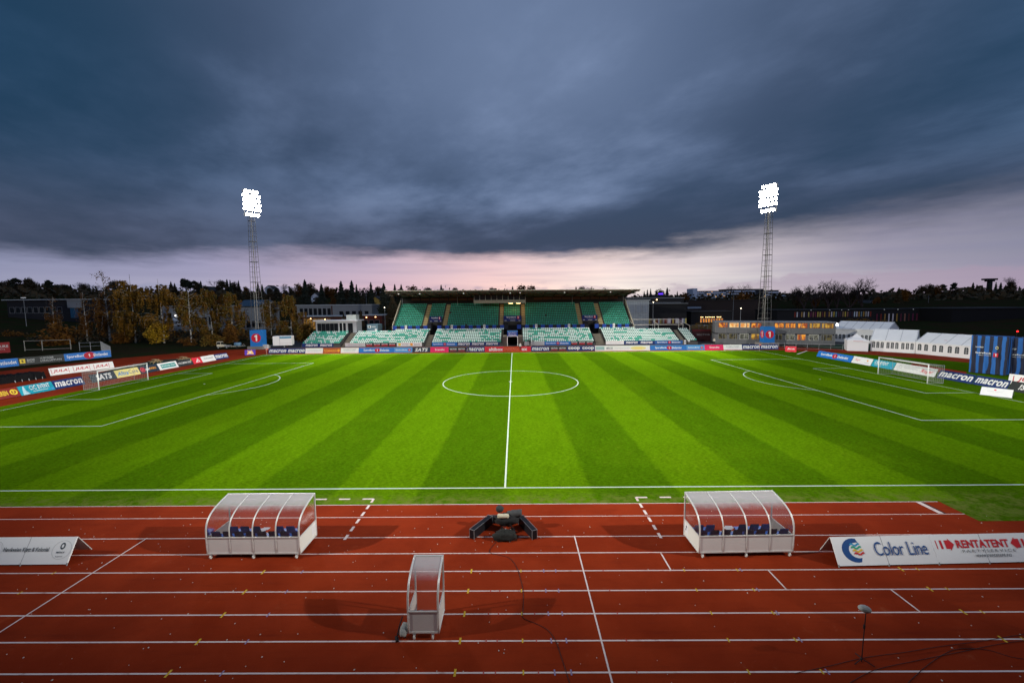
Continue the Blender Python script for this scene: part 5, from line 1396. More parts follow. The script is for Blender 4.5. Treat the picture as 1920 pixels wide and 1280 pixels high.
m = MB()
for x in (-.9, .0, 1.3): m.cbox((x, 0, 1.32), .28, .45, .24, q.uniform(-.6, .6)).cbox((x, -.3, 1.34), .12, .2, .12)
m.build('camera', DGREY, t)
MB().box(.4, 1.0, -.3, .2, 0, .5).box(-.7, -.3, -.2, .2, 0, .35).build('case', mat('gear case', (.30, .30, .30), .6), t)

# ------------------------------------------------------------------ buildings behind the ground
def gbox(label, u0, u1, vt, Y, depth, wall, roof=None, name='building', cat='building', zb=None, eave=.35):
    a, b = at(u0, vt, Y), at(u1, vt, Y); z1 = (a[2]+b[2])/2; zg = hgt((a[0]+b[0])/2, Y) if zb is None else zb
    t = thing(name, label, cat, (a[0], Y, zg)); w = b[0]-a[0]; h = z1-zg
    MB().box(0, w, 0, depth, -1.5, h-.3).build('wall', wall, t)
    MB().box(-eave, w+eave, -eave, depth+eave, h-.3, h).build('roof', roof or DARKW, t)
    return t, w, h
def wrow(t, w, h, n, x0, x1, z0, z1, pm=GLASSD, gap=.25, fr=None, y=-.02):
    for k in range(n):
        a = w*(x0+(x1-x0)*(k+gap/2)/n); b = w*(x0+(x1-x0)*(k+1-gap/2)/n)
        f = MB().box(a-.06, b+.06, y-.06, y+.02, h*z0-.08, h*z0).box(a-.06, b+.06, y-.06, y+.02, h*z1, h*z1+.08).box(a-.06, a, y-.06, y+.02, h*z0, h*z1).box(b, b+.06, y-.06, y+.02, h*z0, h*z1)
        o = f.build('window', fr or GREY, t); MB().box(a, b, y-.012, y-.004, h*z0, h*z1).build('pane', pm, o)
def lamps_on(t, pts, r=.18, m=WARML):
    for x, y, z in pts: MB().ball((x, y, z), r, r*.6, r*.6, 8, 6).build('lamp', m, t)
PALEW = mat('pale render', (.22, .235, .25), .8, var=.15); PALER = mat('pale roof edge', (.45, .48, .50), .6)
SILV = mat('silver cladding', (.30, .34, .38), .45, .4, var=.25, vs=.6); BRICK = mat('brown brick', (.09, .035, .025), .9, var=.3, vs=1.)
t, w, h = gbox('dark low building with a pale flat roof edge behind the trees at far left', 12, 156, 561, 118, 14, mat('dark cladding', (.018, .018, .022), .8), PALER, eave=1.)
wrow(t, w, h, 9, .02, .72, .35, .62)
MB().box(w*.80, w*.98, -.5, -.05, h-3.6, h-.32).build('gable_panel', PALEW, t); MB().box(w*.82, w*.92, -.12, -.03, h*.1, h-3.7).build('door_panel', mat('teal door panel', (.02, .10, .18), .6), t)
t, w, h = gbox('long low pale building with two bright wall lamps behind the birch trees', 300, 420, 573, 108, 12, PALEW, PALER)
lamps_on(t, [(w*.245, -.3, h*.62), (w*.50, -.3, h*.62)], .42, WHITEL); wrow(t, w, h, 6, .3, .95, .25, .55)
t, w, h = gbox('pale building with a dark blue roof and black letters beside the left mast', 446, 492, 574, 112, 12, PALEW, None)
MB().add([(-.4, -.6, h), (w+.4, -.6, h), (w+.4, 5, h+2.6), (-.4, 5, h+2.6), (w+.4, 12, h), (-.4, 12, h)], [(0, 1, 2, 3), (3, 2, 4, 5), (0, 3, 5), (1, 4, 2)]).build('roof', mat('blue slate', (.035, .075, .12), .5), t)
prints(t, [('t', 'EC', BLACK, .25, .42, .40, .85)], lambda x, z, l: (x, -l, h*.55+z), w, h*.4); wrow(t, w, h, 4, .05, .95, .15, .42)
t, w, h = gbox('long grey concrete school hall with tall dark windows left of the stand', 556, 697, 571, 122, 16, mat('grey concrete wall', (.22, .23, .24), .8, var=.15), PALER)
wrow(t, w, h, 7, .03, .46, .42, .86); wrow(t, w, h, 5, .55, .97, .34, .74, gap=.35)
MB().box(w*.46, w*.475, -.12, 0, h*.3, h*.95).build('pilaster', BRICK, t)
t, w, h = gbox('low wing with warm lit glazing behind the small far left seating block', 566, 640, 592, 108, 8, BRICK, PALER, eave=1.2)
wrow(t, w, h, 9, .04, .72, .08, .82, winmat('warm glazing', (.55, .27, .04), (.16, .07, .01), .8, .5), gap=.15); lamps_on(t, [(w*.26, -1.3, h*.84), (w*.62, -1.3, h*.8), (w*.92, -1.3, h*.75)], .24)
t, w, h = gbox('low dark red wing with porch lamps left of the grandstand', 676, 716, 590, 104, 8, mat('dark red cladding', (.10, .02, .015), .8), PALER)
lamps_on(t, [(w*.3, -.6, h*.86), (w*.72, -.6, h*.88)], .25); wrow(t, w, h, 3, .1, .9, .2, .7)
def gable(label, u0, u1, ve, vr, Y, depth, wall, roof, zb=None, nwin=2, group=None):
    a, b = at(u0, ve, Y), at(u1, ve, Y); zr = at((u0+u1)/2, vr, Y)[2]; zg = hgt((a[0]+b[0])/2, Y)-.5 if zb is None else zb
    t = thing('house', label, 'house', (a[0], Y, zg), 0, group); w = b[0]-a[0]; he = a[2]-zg; hr = zr-zg
    MB().add([(0, 0, 0), (w, 0, 0), (w, 0, he), (w/2, 0, hr), (0, 0, he), (0, depth, 0), (w, depth, 0), (w, depth, he), (w/2, depth, hr), (0, depth, he)], [(0, 1, 2, 3, 4), (9, 8, 7, 6, 5), (0, 4, 9, 5), (1, 6, 7, 2)]).build('wall', wall, t)
    o = .5
    k = (hr-he)/(w/2)
    MB().slab((-o, -o, he-o*k), (w/2, -o, hr), (w/2, depth+o, hr), (-o, depth+o, he-o*k), (0, 0, .22)).slab((w+o, -o, he-o*k), (w/2, -o, hr), (w/2, depth+o, hr), (w+o, depth+o, he-o*k), (0, 0, .22)).build('roof', roof, t)
    for i in range(nwin):
        x = w*(i+1)/(nwin+1); f = MB().box(x-.7, x+.7, -.06, .01, he*.45, he*.45+1.4).build('window', WHITE, t); MB().box(x-.55, x+.55, -.075, -.062, he*.45+.15, he*.45+1.25).build('pane', GLASSD, f)
    return t
DRF = mat('dark roof tiles', (.025, .025, .028), .7); WH = mat('white boards', (.78, .80, .83), .7); YW = mat('yellow boards', (.40, .27, .06), .8)
gable('yellow wooden house among the conifers left of the grandstand', 690, 717, 566, 556, 170, 10, YW, DRF)
for i, (u0, u1, ve, vr, Y, l) in enumerate(((1653, 1676, 560, 549, 330, 'white house with dark roof on the skyline beside the bare trees'), (1626, 1648, 571, 563, 210, 'house with pale gable edges behind the long dark building'), (1728, 1742, 575, 567, 210, 'small house with pale gable edge behind the slim pole at right'), (1748, 1768, 575, 569, 215, 'pale cottage roof right of the slim pole'), (1845, 1862, 574, 567, 230, 'pale slanted roof left of the white pointed gable'), (1872, 1892, 575, 561, 200, 'white pointed gable above the black hall at far right'),
                                             (12, 30, 540, 533, 330, 'pale house on the ridge at the far left edge'), (98, 118, 541, 534, 340, 'pale house low on the far left ridge'), (380, 398, 545, 537, 300, 'dark roofed house on the ridge above the birches'), (496, 512, 541, 535, 330, 'pale house on the ridge right of the left mast'), (583, 598, 556, 549, 260, 'pale house among spruces above the grey hall'), (704, 716, 548, 540, 330, 'pale house between spruces left of the stand roof'))):
    gable(l, u0, u1, ve, vr, Y, 9, WH if i not in (8,) else DARKW, DRF if i not in (3, 4) else PALER)
t, w, h = gbox('long glass fronted control cabin with pale roof above the far left seats', 592, 668, 600, 57.5, 4, mat('cabin pale wall', (.40, .42, .44), .6), mat('cabin pale roof', (.55, .57, .60), .5), zb=2.6, name='control_cabin', cat='cabin', eave=.5)
wrow(t, w, h, 5, .03, .55, .05, .78, gap=.06); wrow(t, w, h, 2, .57, .75, .0, .8, fr=WHITE, gap=.2); wrow(t, w, h, 1, .77, .93, .05, .78)
MB().box(w*.72, w*.96, 1, 3.4, h, h+1.35).build('roof_unit', mat('roof unit', (.42, .46, .44), .6, var=.2), t)
tag(MB().box(-54, -32.9, 56.6, 64, 0, 2.7).build('retaining_wall', CONC), 'concrete deck behind the left seating blocks', 'wall')
t = thing('steel_container', 'blue grey steel container with a white disc sign left of the grandstand', 'container', (at(688, 610, 60)[0], 60, 2.7))
w = at(716, 610, 60)[0]-at(688, 610, 60)[0]
MB().box(0, w*.72, 0, 4, 0, 2.5).build('body', mat('container blue', (.13, .22, .27), .6, var=.15), t); prints(t, [('f', WHITE, .06, .30, .60, .86), ('e', BLACK, .17, .73, .24, .24), ('f', WHITE, .58, .74, .20, .52), ('f', LGREY, .36, .64, .68, .78)], lambda x, z, l: (x, -l, z), w*.9, 2.5)
# right of the stand
t, w, h = gbox('tall silver clad hall block directly right of the grandstand', 1172, 1217, 562, 84, 16, SILV, mat('silver roof', (.35, .38, .40), .5), zb=0)
m = MB()
for k in range(14): m.box(w*k/14, w*k/14+.10, -.10, 0, 0, h-.3)
m.build('cladding_ribs', mat('cladding rib', (.22, .25, .29), .5, .4), t); wrow(t, w, h, 3, .18, .98, .62, .86, mat('pale panel', (.34, .38, .43), .5), gap=.3)
t, w, h = gbox('black hall with a band of coloured stripes below, right of the silver block', 1216.5, 1288, 568, 86, 18, BLACKW, mat('hall roof', (.12, .13, .14), .7), zb=0)
cols = [(.22, .10, .08), (.10, .02, .03), (.30, .30, .30), (.04, .02, .05), (.45, .42, .48), (.30, .18, .04), (.05, .02, .03), (.42, .32, .06), (.5, .48, .55), (.12, .02, .02), (.08, .02, .02), (.34, .20, .06), (.14, .20, .24), (.42, .5, .58), (.14, .02, .05), (.5, .46, .52), (.12, .02, .06), (.06, .02, .05), (.24, .15, .08), (.20, .03, .02), (.42, .34, .10), (.10, .02, .04), (.5, .46, .46), (.03, .02, .05)]
def stripes(t, w, z0, z1, n, seed, y=-.06, x0=0., x1=1., fill=1.):
    q = random.Random(seed)
    for k in range(n):
        c = q.choice(cols); a = w*(x0+(x1-x0)*k/n)
        MB().box(a, a+w*(x1-x0)/n*fill, y-.05, y, z0, z1).build('coloured_panel', mat('panel %.2f %.2f %.2f' % c, c, .7), t)
stripes(t, w, at(1250, 606, 86)[2], at(1250, 597, 86)[2], 24, 3)
t, w, h = gbox('dark wide building with a pale roof band behind the silver block', 1176, 1282, 558, 120, 20, DARKW, mat('roof band', (.30, .31, .32), .7))
wrow(t, w, h, 8, .3, .95, .72, .84, mat('dusk glass', (.10, .13, .17), .2), gap=.15); lamps_on(t, [(w*.52, -.4, h*.93)], .3)
sg = thing('neon_sign', 'glowing violet rooftop sign right of the grandstand roof', 'sign', at(1235, 552, 150)); 
MB().box(0, 2.1, 0, .2, 0, .6).build('letter_box', emis('violet glow', (.10, .03, 1.), 2.2), sg)
tag(MB().box(-3, 5, .3, 3, -16, -.1).build('sign_base', DARKW, sg))
t, w, h = gbox('dark brown complex with pale blue window bands in front of the apartments', 1286, 1428, 562, 150, 24, mat('dark brown wall', (.035, .025, .022), .8, var=.2), DARKW)
MB().box(w*.02, w*.20, -.5, -.1, h*.60, h*.69).box(w*.02, w*.20, -.5, -.1, h*.38, h*.47).build('balcony_band', mat('pale blue band', (.22, .28, .36), .6), t)
t, w, h = gbox('low dark pavilion with a glowing row of orange lamps right of the stand', 1296, 1372, 583, 96, 8, BLACKW, DARKW, zb=0)
lamps_on(t, [(w*(.24+.04*k), -.3, h*.70) for k in range(13) if k not in (2, 9)], .16); wrow(t, w, h, 9, .22, .80, .44, .62, WIN[0], gap=.4)
MB().box(w*.1, w*1.3, -1.6, -.3, h*.18, h*.32).build('canopy', mat('pale canopy', (.34, .38, .42), .6), t)
def apartment(label, u0, u1, vt, vb, Y, nf, nb, wall, bal, seed):
    a, b = at(u0, vt, Y), at(u1, vt, Y); zb = at(u0, vb, Y)[2]; t = thing('apartment_block', label, 'apartment block', (a[0], Y, zb)); w = b[0]-a[0]; h = a[2]-zb
    MB().box(0, w, 0, 14, -20, h).build('wall', wall, t); MB().box(-.5, w+.5, -.5, 14.5, h, h+.5).build('roof', DARKW, t); q = random.Random(seed)
    fh = h/nf
    for i in range(nf):
        MB().box(.2, w-.2, -1.3, -.05, fh*i+.15, fh*i+1.25).build('balcony', bal, t)
        for k in range(nb):
            x = w*(k+.18)/nb; o = MB().box(x, x+w/nb*.64, -.08, 0, fh*i+1.4, fh*i+2.7).build('window', GREY, t)
            MB().box(x+.1, x+w/nb*.64-.1, -.1, -.081, fh*i+1.5, fh*i+2.6).build('pane', GLASSD if q.random() > .06 else WIN[1], o)
    return t
AW = mat('apartment white', (.62, .68, .78), .7); AB = mat('balcony white', (.75, .80, .88), .6); ADK = mat('apartment dark', (.12, .115, .12), .8)
t = apartment('white apartment block with three balcony rows far behind at right', 1306, 1360, 546.5, 560, 340, 3, 14, AW, AB, 1)
MB().box(-4.2, -.1, -2, 12, -20, 9.5).build('stair_tower', AW, t)
apartment('long brown apartment block with pale balconies behind the right mast', 1361, 1432, 543, 562, 350, 4, 14, ADK, AB, 2)
apartment('lower apartment block with pale balconies right of the right mast', 1433, 1460, 545, 564, 330, 4, 6, ADK, AB, 3)
apartment('stepped end block of the apartments left of the bare trees', 1461, 1492, 551, 566, 335, 3, 6, ADK, AB, 4)
t, w, h = gbox('long black building with a row of coloured columns behind the office', 1458, 1776, 579.5, 118, 16, BLACKW, BLACKW, zb=-.1)
zz = lambda v: at(1600, v, 118)[2]+.1
stripes(t, w, zz(593.5), zz(584), 34, 5, x0=.10, x1=.56, fill=.5); stripes(t, w, zz(606), zz(588.5), 17, 9, x0=.585, x1=.985, fill=.30)
lamps_on(t, [(w*k, -.8, h*.97) for k in (.19, .30, .37, .41, .62, .70, .79)], .16, mat('dim roof lamp', (.5, .5, .5), .4, emit=(.8, .85, .9), es=.5))
t, w, h = gbox('windowless black hall at the far right behind the draped blocks', 1786, 1990, 577, 105, 24, mat('black hall wall', (.006, .006, .008), .9), BLACKW, zb=-.1)
t = thing('lookout_tower', 'flat topped lookout tower rising above the conifers at far right', 'tower', (at(1853, 560, 420)[0], 420, hgt(330, 420)))
zt = at(1853, 522.5, 420)[2]-hgt(330, 420)
MB().tube([(0, 0, -2), (0, 0, zt-.8)], [2.6, 2.2], 10).build('shaft', DARKW, t); MB().box(-6.5, 5.5, -3, 3, zt-1.6, zt+.2).box(-3.5, 3, -2.5, 2.5, zt-3.2, zt-1.6).build('platform', BLACKW, t)
# lamp posts
def lamppost(label, u, vb, vt, Y, lit=False, arm=.0):
    p = at(u, vb, Y); zt = at(u, vt, Y)[2]; zg = min(p[2], hgt(p[0], Y)+.3); t = thing('lamp_post', label, 'lamp post', (p[0], Y, zg)); H = zt-zg
    MB().tube([(0, 0, 0), (0, 0, H)], [.11, .07], 6).build('pole', mat('post grey', (.25, .26, .27), .6), t)
    if arm: MB().box(-arm, arm, -.2, .2, H-.12, H+.1).build('lamp_head', mat('pale lamp head', (.6, .62, .65), .5, emit=(.8, .85, .9), es=.35), t)
    if lit: MB().ball((0, -.1, H), .15, .15, .15, 10, 8).build('globe', emis('globe light', (1, .85, .6), 6.), t)
lamppost('lamp post with pale flat head in front of the far left building', 53, 640, 558, 100, arm=.75)
lamppost('slim mast light with a white globe above the black striped hall', 1224, 606, 566.5, 84, True)
lamppost('tall thin lamp post behind the office block roof', 1374, 600, 553, 140)
lamppost('short lamp post with a small globe behind the office block', 1388, 602, 578, 90, True)
lamppost('slim pale pole rising before the dark trees at far right', 1740, 575, 552, 190)
lamppost('slim pole on the ridge left of the stand roof', 687, 566, 542, 180)
lamppost('lamp post with a small globe in the dark trees left of the stand', 722, 600, 576.5, 75, True)
lamppost('lamp post with a small globe below the birch beside the white trailer', 558, 625, 614, 82, True)
t = thing('signal_lamp', 'small red signal lamp above the right draped block', 'lamp', at(1908, 621, 30)); MB().ball((0, 0, 0), .17, .17, .17, 10, 8).build('lens', emis('red signal', (1, .02, .02), 3.), t)
z = at(1908, 621, 30)[2]; MB().tube([(0, .1, -z), (0, .1, -.1)], .05, 6).build('pole', BLACK, t)
# parked cars glimpsed between the birches
def car(label, u, v, Y, rz, col):
    p = at(u, v, Y); t = thing('parked_car', label, 'car', (p[0], Y, max(p[2], 0.0)), rz)
    b = MB(); pr = [(-2.1, .35), (-2.1, .75), (-1.9, .92), (-1.3, .96), (-.7, 1.42), (.7, 1.45), (1.35, .98), (2.0, .86), (2.15, .6), (2.15, .35)]
    n = len(pr); b.add([(x, -.85, z) for x, z in pr]+[(x, .85, z) for x, z in pr], [tuple(range(n)), tuple(range(2*n-1, n-1, -1))]+[(i, n+i, n+(i+1) % n, (i+1) % n) for i in range(n)]); b.build('body', mat('car paint %.2f' % col[0], col, .3), t, bevel=.05)
    MB().poly([(-1.15, -.862, .98), (1.2, -.862, .98), (.66, -.862, 1.36), (-.66, -.862, 1.36)]).build('side_window', GLASSD, t)
    for x in (-1.3, 1.3):
        for y in (-.78, .78): MB().tube([(x, y-.1, .32), (x, y+.1, .32)], .32, 14).build('wheel', BLACK, t)
car('silver car parked between the birches beside the pale building', 330, 612, 92, R_(10), (.5, .52, .55))
car('white car parked behind the silver one between the birches', 322, 604, 98, R_(-8), (.62, .63, .64))

# ------------------------------------------------------------------ trees
def quads(mb, P, size, rnd, droop=0., asp=1.6):
    for p in P:
        a = rnd.uniform(0, 6.283); e = rnd.uniform(-.9, .9)
        u = Vector((math.cos(a)*math.cos(e), math.sin(a)*math.cos(e), math.sin(e)-droop)).normalized()
        w = u.orthogonal().normalized(); w.rotate(Matrix.Rotation(rnd.uniform(0, 6.28), 3, u)); s = size*rnd.uniform(.6, 1.35)
        p = Vector(p); u = u*s*asp*.5; w = w*s*.5
        mb.poly([p-u, p+w*.9, p+u, p-w*.9])
def birch_mesh(seed, H, rad, dens, bare_top=False, leaf_m=GOLD, lo=.12):
    q = random.Random(seed); wood = MB(); lf = MB(); lean = q.uniform(-.03, .03)
    pts = [(lean*H*s*s, 0, H*s) for s in (0, .2, .4, .6, .8, 1.)]
    wood.tube(pts, [.022*H*.62, .019*H*.6, .015*H*.55, .011*H*.5, .006*H*.5, .002*H], 7)
    P = []
    nl = 34
    for k in range(nl):
        s = q.uniform(lo+.06, .97); a = q.uniform(0, 6.28); prof_ = math.sin(math.pi*min(1, (s-lo)/(1-lo))**.75)**.7
        L = rad*prof_*q.uniform(.65, 1.1)+.3; b = Vector((lean*H*s*s, 0, H*s))
        tip = b+Vector((math.cos(a)*L, math.sin(a)*L, H*.07*q.uniform(.2, 1.)))
        mid = b.lerp(tip, .55)+Vector((0, 0, H*.03)); end = tip+Vector((math.cos(a)*.4, math.sin(a)*.4, -H*.10*q.uniform(.5, 1.3)))
        wood.tube([b, mid, tip, end], [.05*(1.2-s)+.015, .03, .015, .006], 4, caps=False)
        if bare_top and s > .72: n = int(dens*.10)
        else: n = int(dens*q.uniform(.55, 1.3))
        hangs = [(q.uniform(.25, 1.), q.uniform(-.5, .5), q.uniform(-.5, .5)) for _ in range(7)]
        for _ in range(n):
            f, dx, dy = q.choice(hangs); c = b.lerp(tip, f)+Vector((dx, dy, 0))*rad*.30; dz = -abs(q.gauss(0, .075*H))+.02*H
            P.append(c+Vector((q.gauss(0, .16), q.gauss(0, .16), dz)))
    quads(lf, P, .26, q, .6, 1.7)
    return wood.mesh('trunk', BIRCHB), lf.mesh('crown', leaf_m)
def spruce_mesh(seed, H, rad, m=SPRUCE):
    q = random.Random(seed); w = MB().tube([(0, 0, 0), (0, 0, H*.96)], [.016*H, .003*H], 6); lf = MB()
    z = .06*H
    while z < H*.985:
        s = z/H; R = rad*(1-s)**.8*q.uniform(.75, 1.1)+.12; n = max(6, int(11*(1-s)+6))
        for k in range(n):
            a = 6.283*(k+q.random()*.8)/n; r = R*q.uniform(.6, 1.1); d = Vector((math.cos(a), math.sin(a), 0)); sd = Vector((-d.y, d.x, 0))
            b = Vector((0, 0, z)); tip = b+d*r+Vector((0, 0, -.34*r)); wd = .30*r+.12; up = Vector((0, 0, H*.028))
            lf.poly([b+up, b+d*r*.55+sd*wd-Vector((0, 0, .2*r)), tip, b+d*r*.55-sd*wd-Vector((0, 0, .2*r))])
            lf.poly([b+up, tip, b+d*r*.5-Vector((0, 0, .55*r+.25))])
            for _ in range(3):
                f = q.uniform(.2, 1.); c = b+d*r*f+sd*q.uniform(-.5, .5)*wd-Vector((0, 0, .3*r*f+q.uniform(.0, .25)))
                lf.poly([c, c+d*.25*r+sd*.2, c+d*.12*r-Vector((0, 0, .5)), c-sd*.25])
        z += H*.030*q.uniform(.8, 1.2)
    return w.mesh('trunk', BARK), lf.mesh('crown', m)
def round_mesh(seed, H, rad, dens, m, z0=.28, size=.5, blobs=13):
    q = random.Random(seed); w = MB(); lf = MB(); P = []
    w.tube([(0, 0, 0), (0, 0, H*.4), (q.uniform(-.3, .3), 0, H*.75)], [.022*H, .016*H, .005*H], 7)
    for k in range(blobs):
        s = q.uniform(z0, .94); R = rad*math.sin(math.pi*min(1, max(.08, (s-z0+.1)/(1.08-z0))))**.6; a = q.uniform(0, 6.28); rr = R*q.uniform(.15, .85)
        c = Vector((rr*math.cos(a), rr*math.sin(a), H*s)); br = rad*q.uniform(.36, .62)
        w.tube([(0, 0, H*max(.2, s-.25)), c], [.008*H, .003*H], 4, caps=False)
        for _ in range(int(dens*1.6)):
            d = Vector((q.gauss(0, 1), q.gauss(0, 1), q.gauss(0, .8))).normalized()*br*q.uniform(.45, 1.08); P.append(c+d)
    quads(lf, P, size, q, .1, 1.3)
    return w.mesh('trunk', BARK), lf.mesh('crown', m)
def bare_mesh(seed, H, spread=.55):
    q = random.Random(seed); w = MB()
    def grow(p, d, L, r, lev):
        m1 = p+d*L*.5+Vector((q.gauss(0, 1), q.gauss(0, 1), q.gauss(0, .5)))*L*.05; e = p+d*L
        w.tube([p, m1, e], [r, r*.85, r*.68], 5 if lev < 2 else 3, caps=False)
        if lev >= 6: return
        for k in range(3 if lev < 3 else 2 + (q.random() < .5)):
            nd = (d+Vector((q.gauss(0, 1), q.gauss(0, 1), q.gauss(.18, .5)))*spread).normalized(); grow(e.lerp(m1, q.uniform(0, .5)), nd, L*q.uniform(.62, .86), r*.60, lev+1)
    grow(Vector((0, 0, 0)), Vector((0, 0, 1)), H*.26, .022*H, 0)
    return w.mesh('trunk', TWIG), None
def tree_proto(name, ms, scale_h):
    t = bpy.data.objects.new(name, None); t.empty_display_size = .3; COL.objects.link(t)
    link('trunk', ms[0], t)
    if ms[1]: link('crown', ms[1], t)
    t['H'] = max(v.co.z for me in ms if me for v in me.vertices)
    return t
used = set()
def plant(proto, label, cat, x, y, H, group=None, rz=None, zg=None, wide=1.):
    s = H/proto['H']; z = hgt(x, y)-.15 if zg is None else zg; rz = random.uniform(0, 6.28) if rz is None else rz
    if proto.name not in used:
        used.add(proto.name); o = proto; o.location = (x, y, z); o.rotation_euler = (0, 0, rz); o.scale = (s*wide, s*wide, s); o['label'] = label
        if group: o['group'] = group
    else:
        o = copy_tree(proto, (x, y, z), rz, (s*wide, s*wide, s), label); o.name = proto.name.split('.')[0]
        if group: o['group'] = group
        elif 'group' in o: del o['group']
    o['category'] = cat
    return o
def plant_px(proto, label, cat, u, vt, Y, group=None, zg=None, **kw):
    p = at(u, vt, Y); z = hgt(p[0], Y)-.15 if zg is None else zg
    return plant(proto, label, cat, p[0], Y, p[2]-z, group, zg=z, **kw)
BI1 = tree_proto('birch_tree', birch_mesh(21, 19, 5.0, 420), 18)
BI2 = tree_proto('birch_tree', birch_mesh(22, 16, 4.6, 340, leaf_m=GOLD2), 16)
BI3 = tree_proto('birch_tree', birch_mesh(23, 19, 3.0, 120, True, RUSTL), 19)
BI4 = tree_proto('birch_tree', birch_mesh(24, 14, 3.4, 170, leaf_m=GOLD2, lo=.3), 14)
BG = 'autumn birches on the left bank'
plant_px(BI1, 'biggest golden birch left of the pair nearest the left mast side', 'tree', 243, 514, 68)
plant_px(BI1, 'second big golden birch with a white stem showing, right of the biggest', 'tree', 298, 523, 66)
plant_px(BI3, 'tall thin birch with a bare leaning tip, left of the biggest birch', 'tree', 194, 506, 72)
plant_px(BI4, 'slim golden birch with a pale stem in front of the lamp lit building', 'tree', 351, 541, 66)
plant_px(BI2, 'olive gold birch left of the left mast, nearer the slim birch', 'tree', 392, 541, 70)
plant_px(BI2, 'olive gold birch just left of the left mast', 'tree', 431, 546, 70)
plant_px(BI4, 'small rusty gold birch between the left mast and the dense olive birch', 'tree', 505, 558, 76)
plant_px(BI2, 'dense olive birch left of the small far left seating block', 'tree', 543, 551, 74)
plant_px(BI3, 'thin rust brown birch with sparse leaves in front of the far left building', 'tree', 95, 556, 70)
plant_px(BI3, 'thin rust brown birch just left of the bare tipped birch', 'tree', 155, 548, 72)
RU = tree_proto('bush', round_mesh(31, 4.5, 2.4, 70, RUSTL, .1, .34, 12), 4.5)
YE = tree_proto('bush', round_mesh(32, 4.2, 2.2, 80, YELL, .1, .34, 12), 4.2)
GB_ = tree_proto('bush', round_mesh(33, 3.2, 2.2, 60, GOLD2, .08, .34, 12), 3.2)
plant_px(RU, 'rusty orange bush below the thin birches at far left', 'bush', 108, 604, 62, zg=.1, wide=1.5)
plant_px(YE, 'bright yellow bush under the big golden birches', 'bush', 290, 602, 62, zg=.1, wide=.9)
plant_px(RU, 'dull rust bush on the bank between the big birches and the cart', 'bush', 352, 632, 58, zg=-.2, wide=1.7)
plant_px(GB_, 'olive bush behind the cream cart', 'bush', 395, 622, 58, zg=-.1, wide=1.5)
plant_px(RU, 'orange bush low in the trees above the cream cart', 'bush', 431, 606, 66, zg=.1)
plant_px(GB_, 'olive gold bush beside the control cabin', 'bush', 572, 600, 66, zg=.1, wide=.9)
plant_px(RU, 'rust bush between the bright yellow bush and the fence', 'bush', 225, 618, 66, zg=.1, wide=1.6)
HG = 'dark undergrowth bushes along the left bank'
for k, u in enumerate((15, 60, 140, 180, 330, 370, 455, 500, 530, 560)):
    plant_px(GB_ if k % 2 else RU, 'dark undergrowth bush among the trees on the left bank', 'bush', u, 618+(k*7 % 13), 78, HG, zg=0., wide=1.6)
SP1 = tree_proto('spruce_tree', spruce_mesh(41, 18, 4.6), 18)
SP2 = tree_proto('spruce_tree', spruce_mesh(42, 18, 3.3), 18)
SP3 = tree_proto('spruce_tree', spruce_mesh(43, 18, 5.6, DKLEAF), 18)
RD1 = tree_proto('leafy_tree', round_mesh(51, 14, 4.8, 100, DKLEAF, .22, .8, 15), 14)
RD2 = tree_proto('leafy_tree', round_mesh(52, 14, 5.6, 90, RUSTL, .25, .8, 14), 14)
PN = tree_proto('pine_tree', round_mesh(53, 17, 3.4, 90, SPRUCE, .5, .8, 11), 17)
BT1 = tree_proto('bare_tree', bare_mesh(61, 18), 18)
BT2 = tree_proto('bare_tree', bare_mesh(65, 18, .45), 18)
# single trees one can name
plant_px(SP1, 'tall dark spruce against the pink sky above the grey hall, right of the twin crown', 'tree', 571, 523, 190)
plant_px(SP1, 'broad dark spruce left of two thinner ones above the grey hall', 'tree', 602, 531, 185)
plant_px(SP1, 'pointed spruce in the middle of the group above the grey hall', 'tree', 639, 526, 180)
plant_px(SP1, 'pointed spruce with brownish side above the right end of the grey hall', 'tree', 659, 525, 175)
plant_px(SP2, 'narrow spruce above the right end of the grey hall', 'tree', 668, 532, 178)
plant_px(SP2, 'thin spruce between the grey hall and the stand roof', 'tree', 695, 528, 170)
plant_px(SP2, 'tall dark column of a spruce touching the left end of the stand roof', 'tree', 719, 530, 118, wide=1.3)
plant_px(SP3, 'dark spruce beside the left wall of the grandstand', 'tree', 735, 548, 90)
plant_px(SP3, 'dark conifer in front of the grey hall behind the control cabin', 'tree', 676, 580, 92, wide=.8)
plant_px(SP3, 'dark low conifer behind the roof unit of the control cabin', 'tree', 644, 586, 90, wide=.9)
plant_px(RD2, 'brown round tree above the left part of the stand roof', 'tree', 776, 533.5, 260, wide=1.2)
plant_px(RD1, 'dark round tree above the stand roof right of the brown one', 'tree', 802, 537.5, 280, wide=1.2)
for u, v, p, l in ((740, 532, SP1, 'small spruce over the left end of the stand roof'), (752, 532, SP3, 'brown topped spruce over the left end of the stand roof'), (827, 533, SP1, 'spruce above the stand roof left of the press box'), (853, 538, RD1, 'little dark tree just above the roof over the press box'), (922, 538, RD1, 'low dark crown above the roof right of the press box'), (961, 536, SP1, 'small cone shaped tree above the middle of the stand roof'), (978, 532, RD2, 'tallest brown tree above the middle of the stand roof'), (997, 533, RD2, 'brown pointed tree above the stand roof right of the tallest'), (1080, 537, SP1, 'small dark spruce above the right half of the stand roof'), (1091, 536, RD1, 'dark rounded crown above the right half of the stand roof'), (1110, 537, RD2, 'brown tuft above the right half of the stand roof'), (1132, 539, RD1, 'lowest dark crown near the right end of the stand roof')):
    plant_px(p, l, 'tree', u, v, 300)
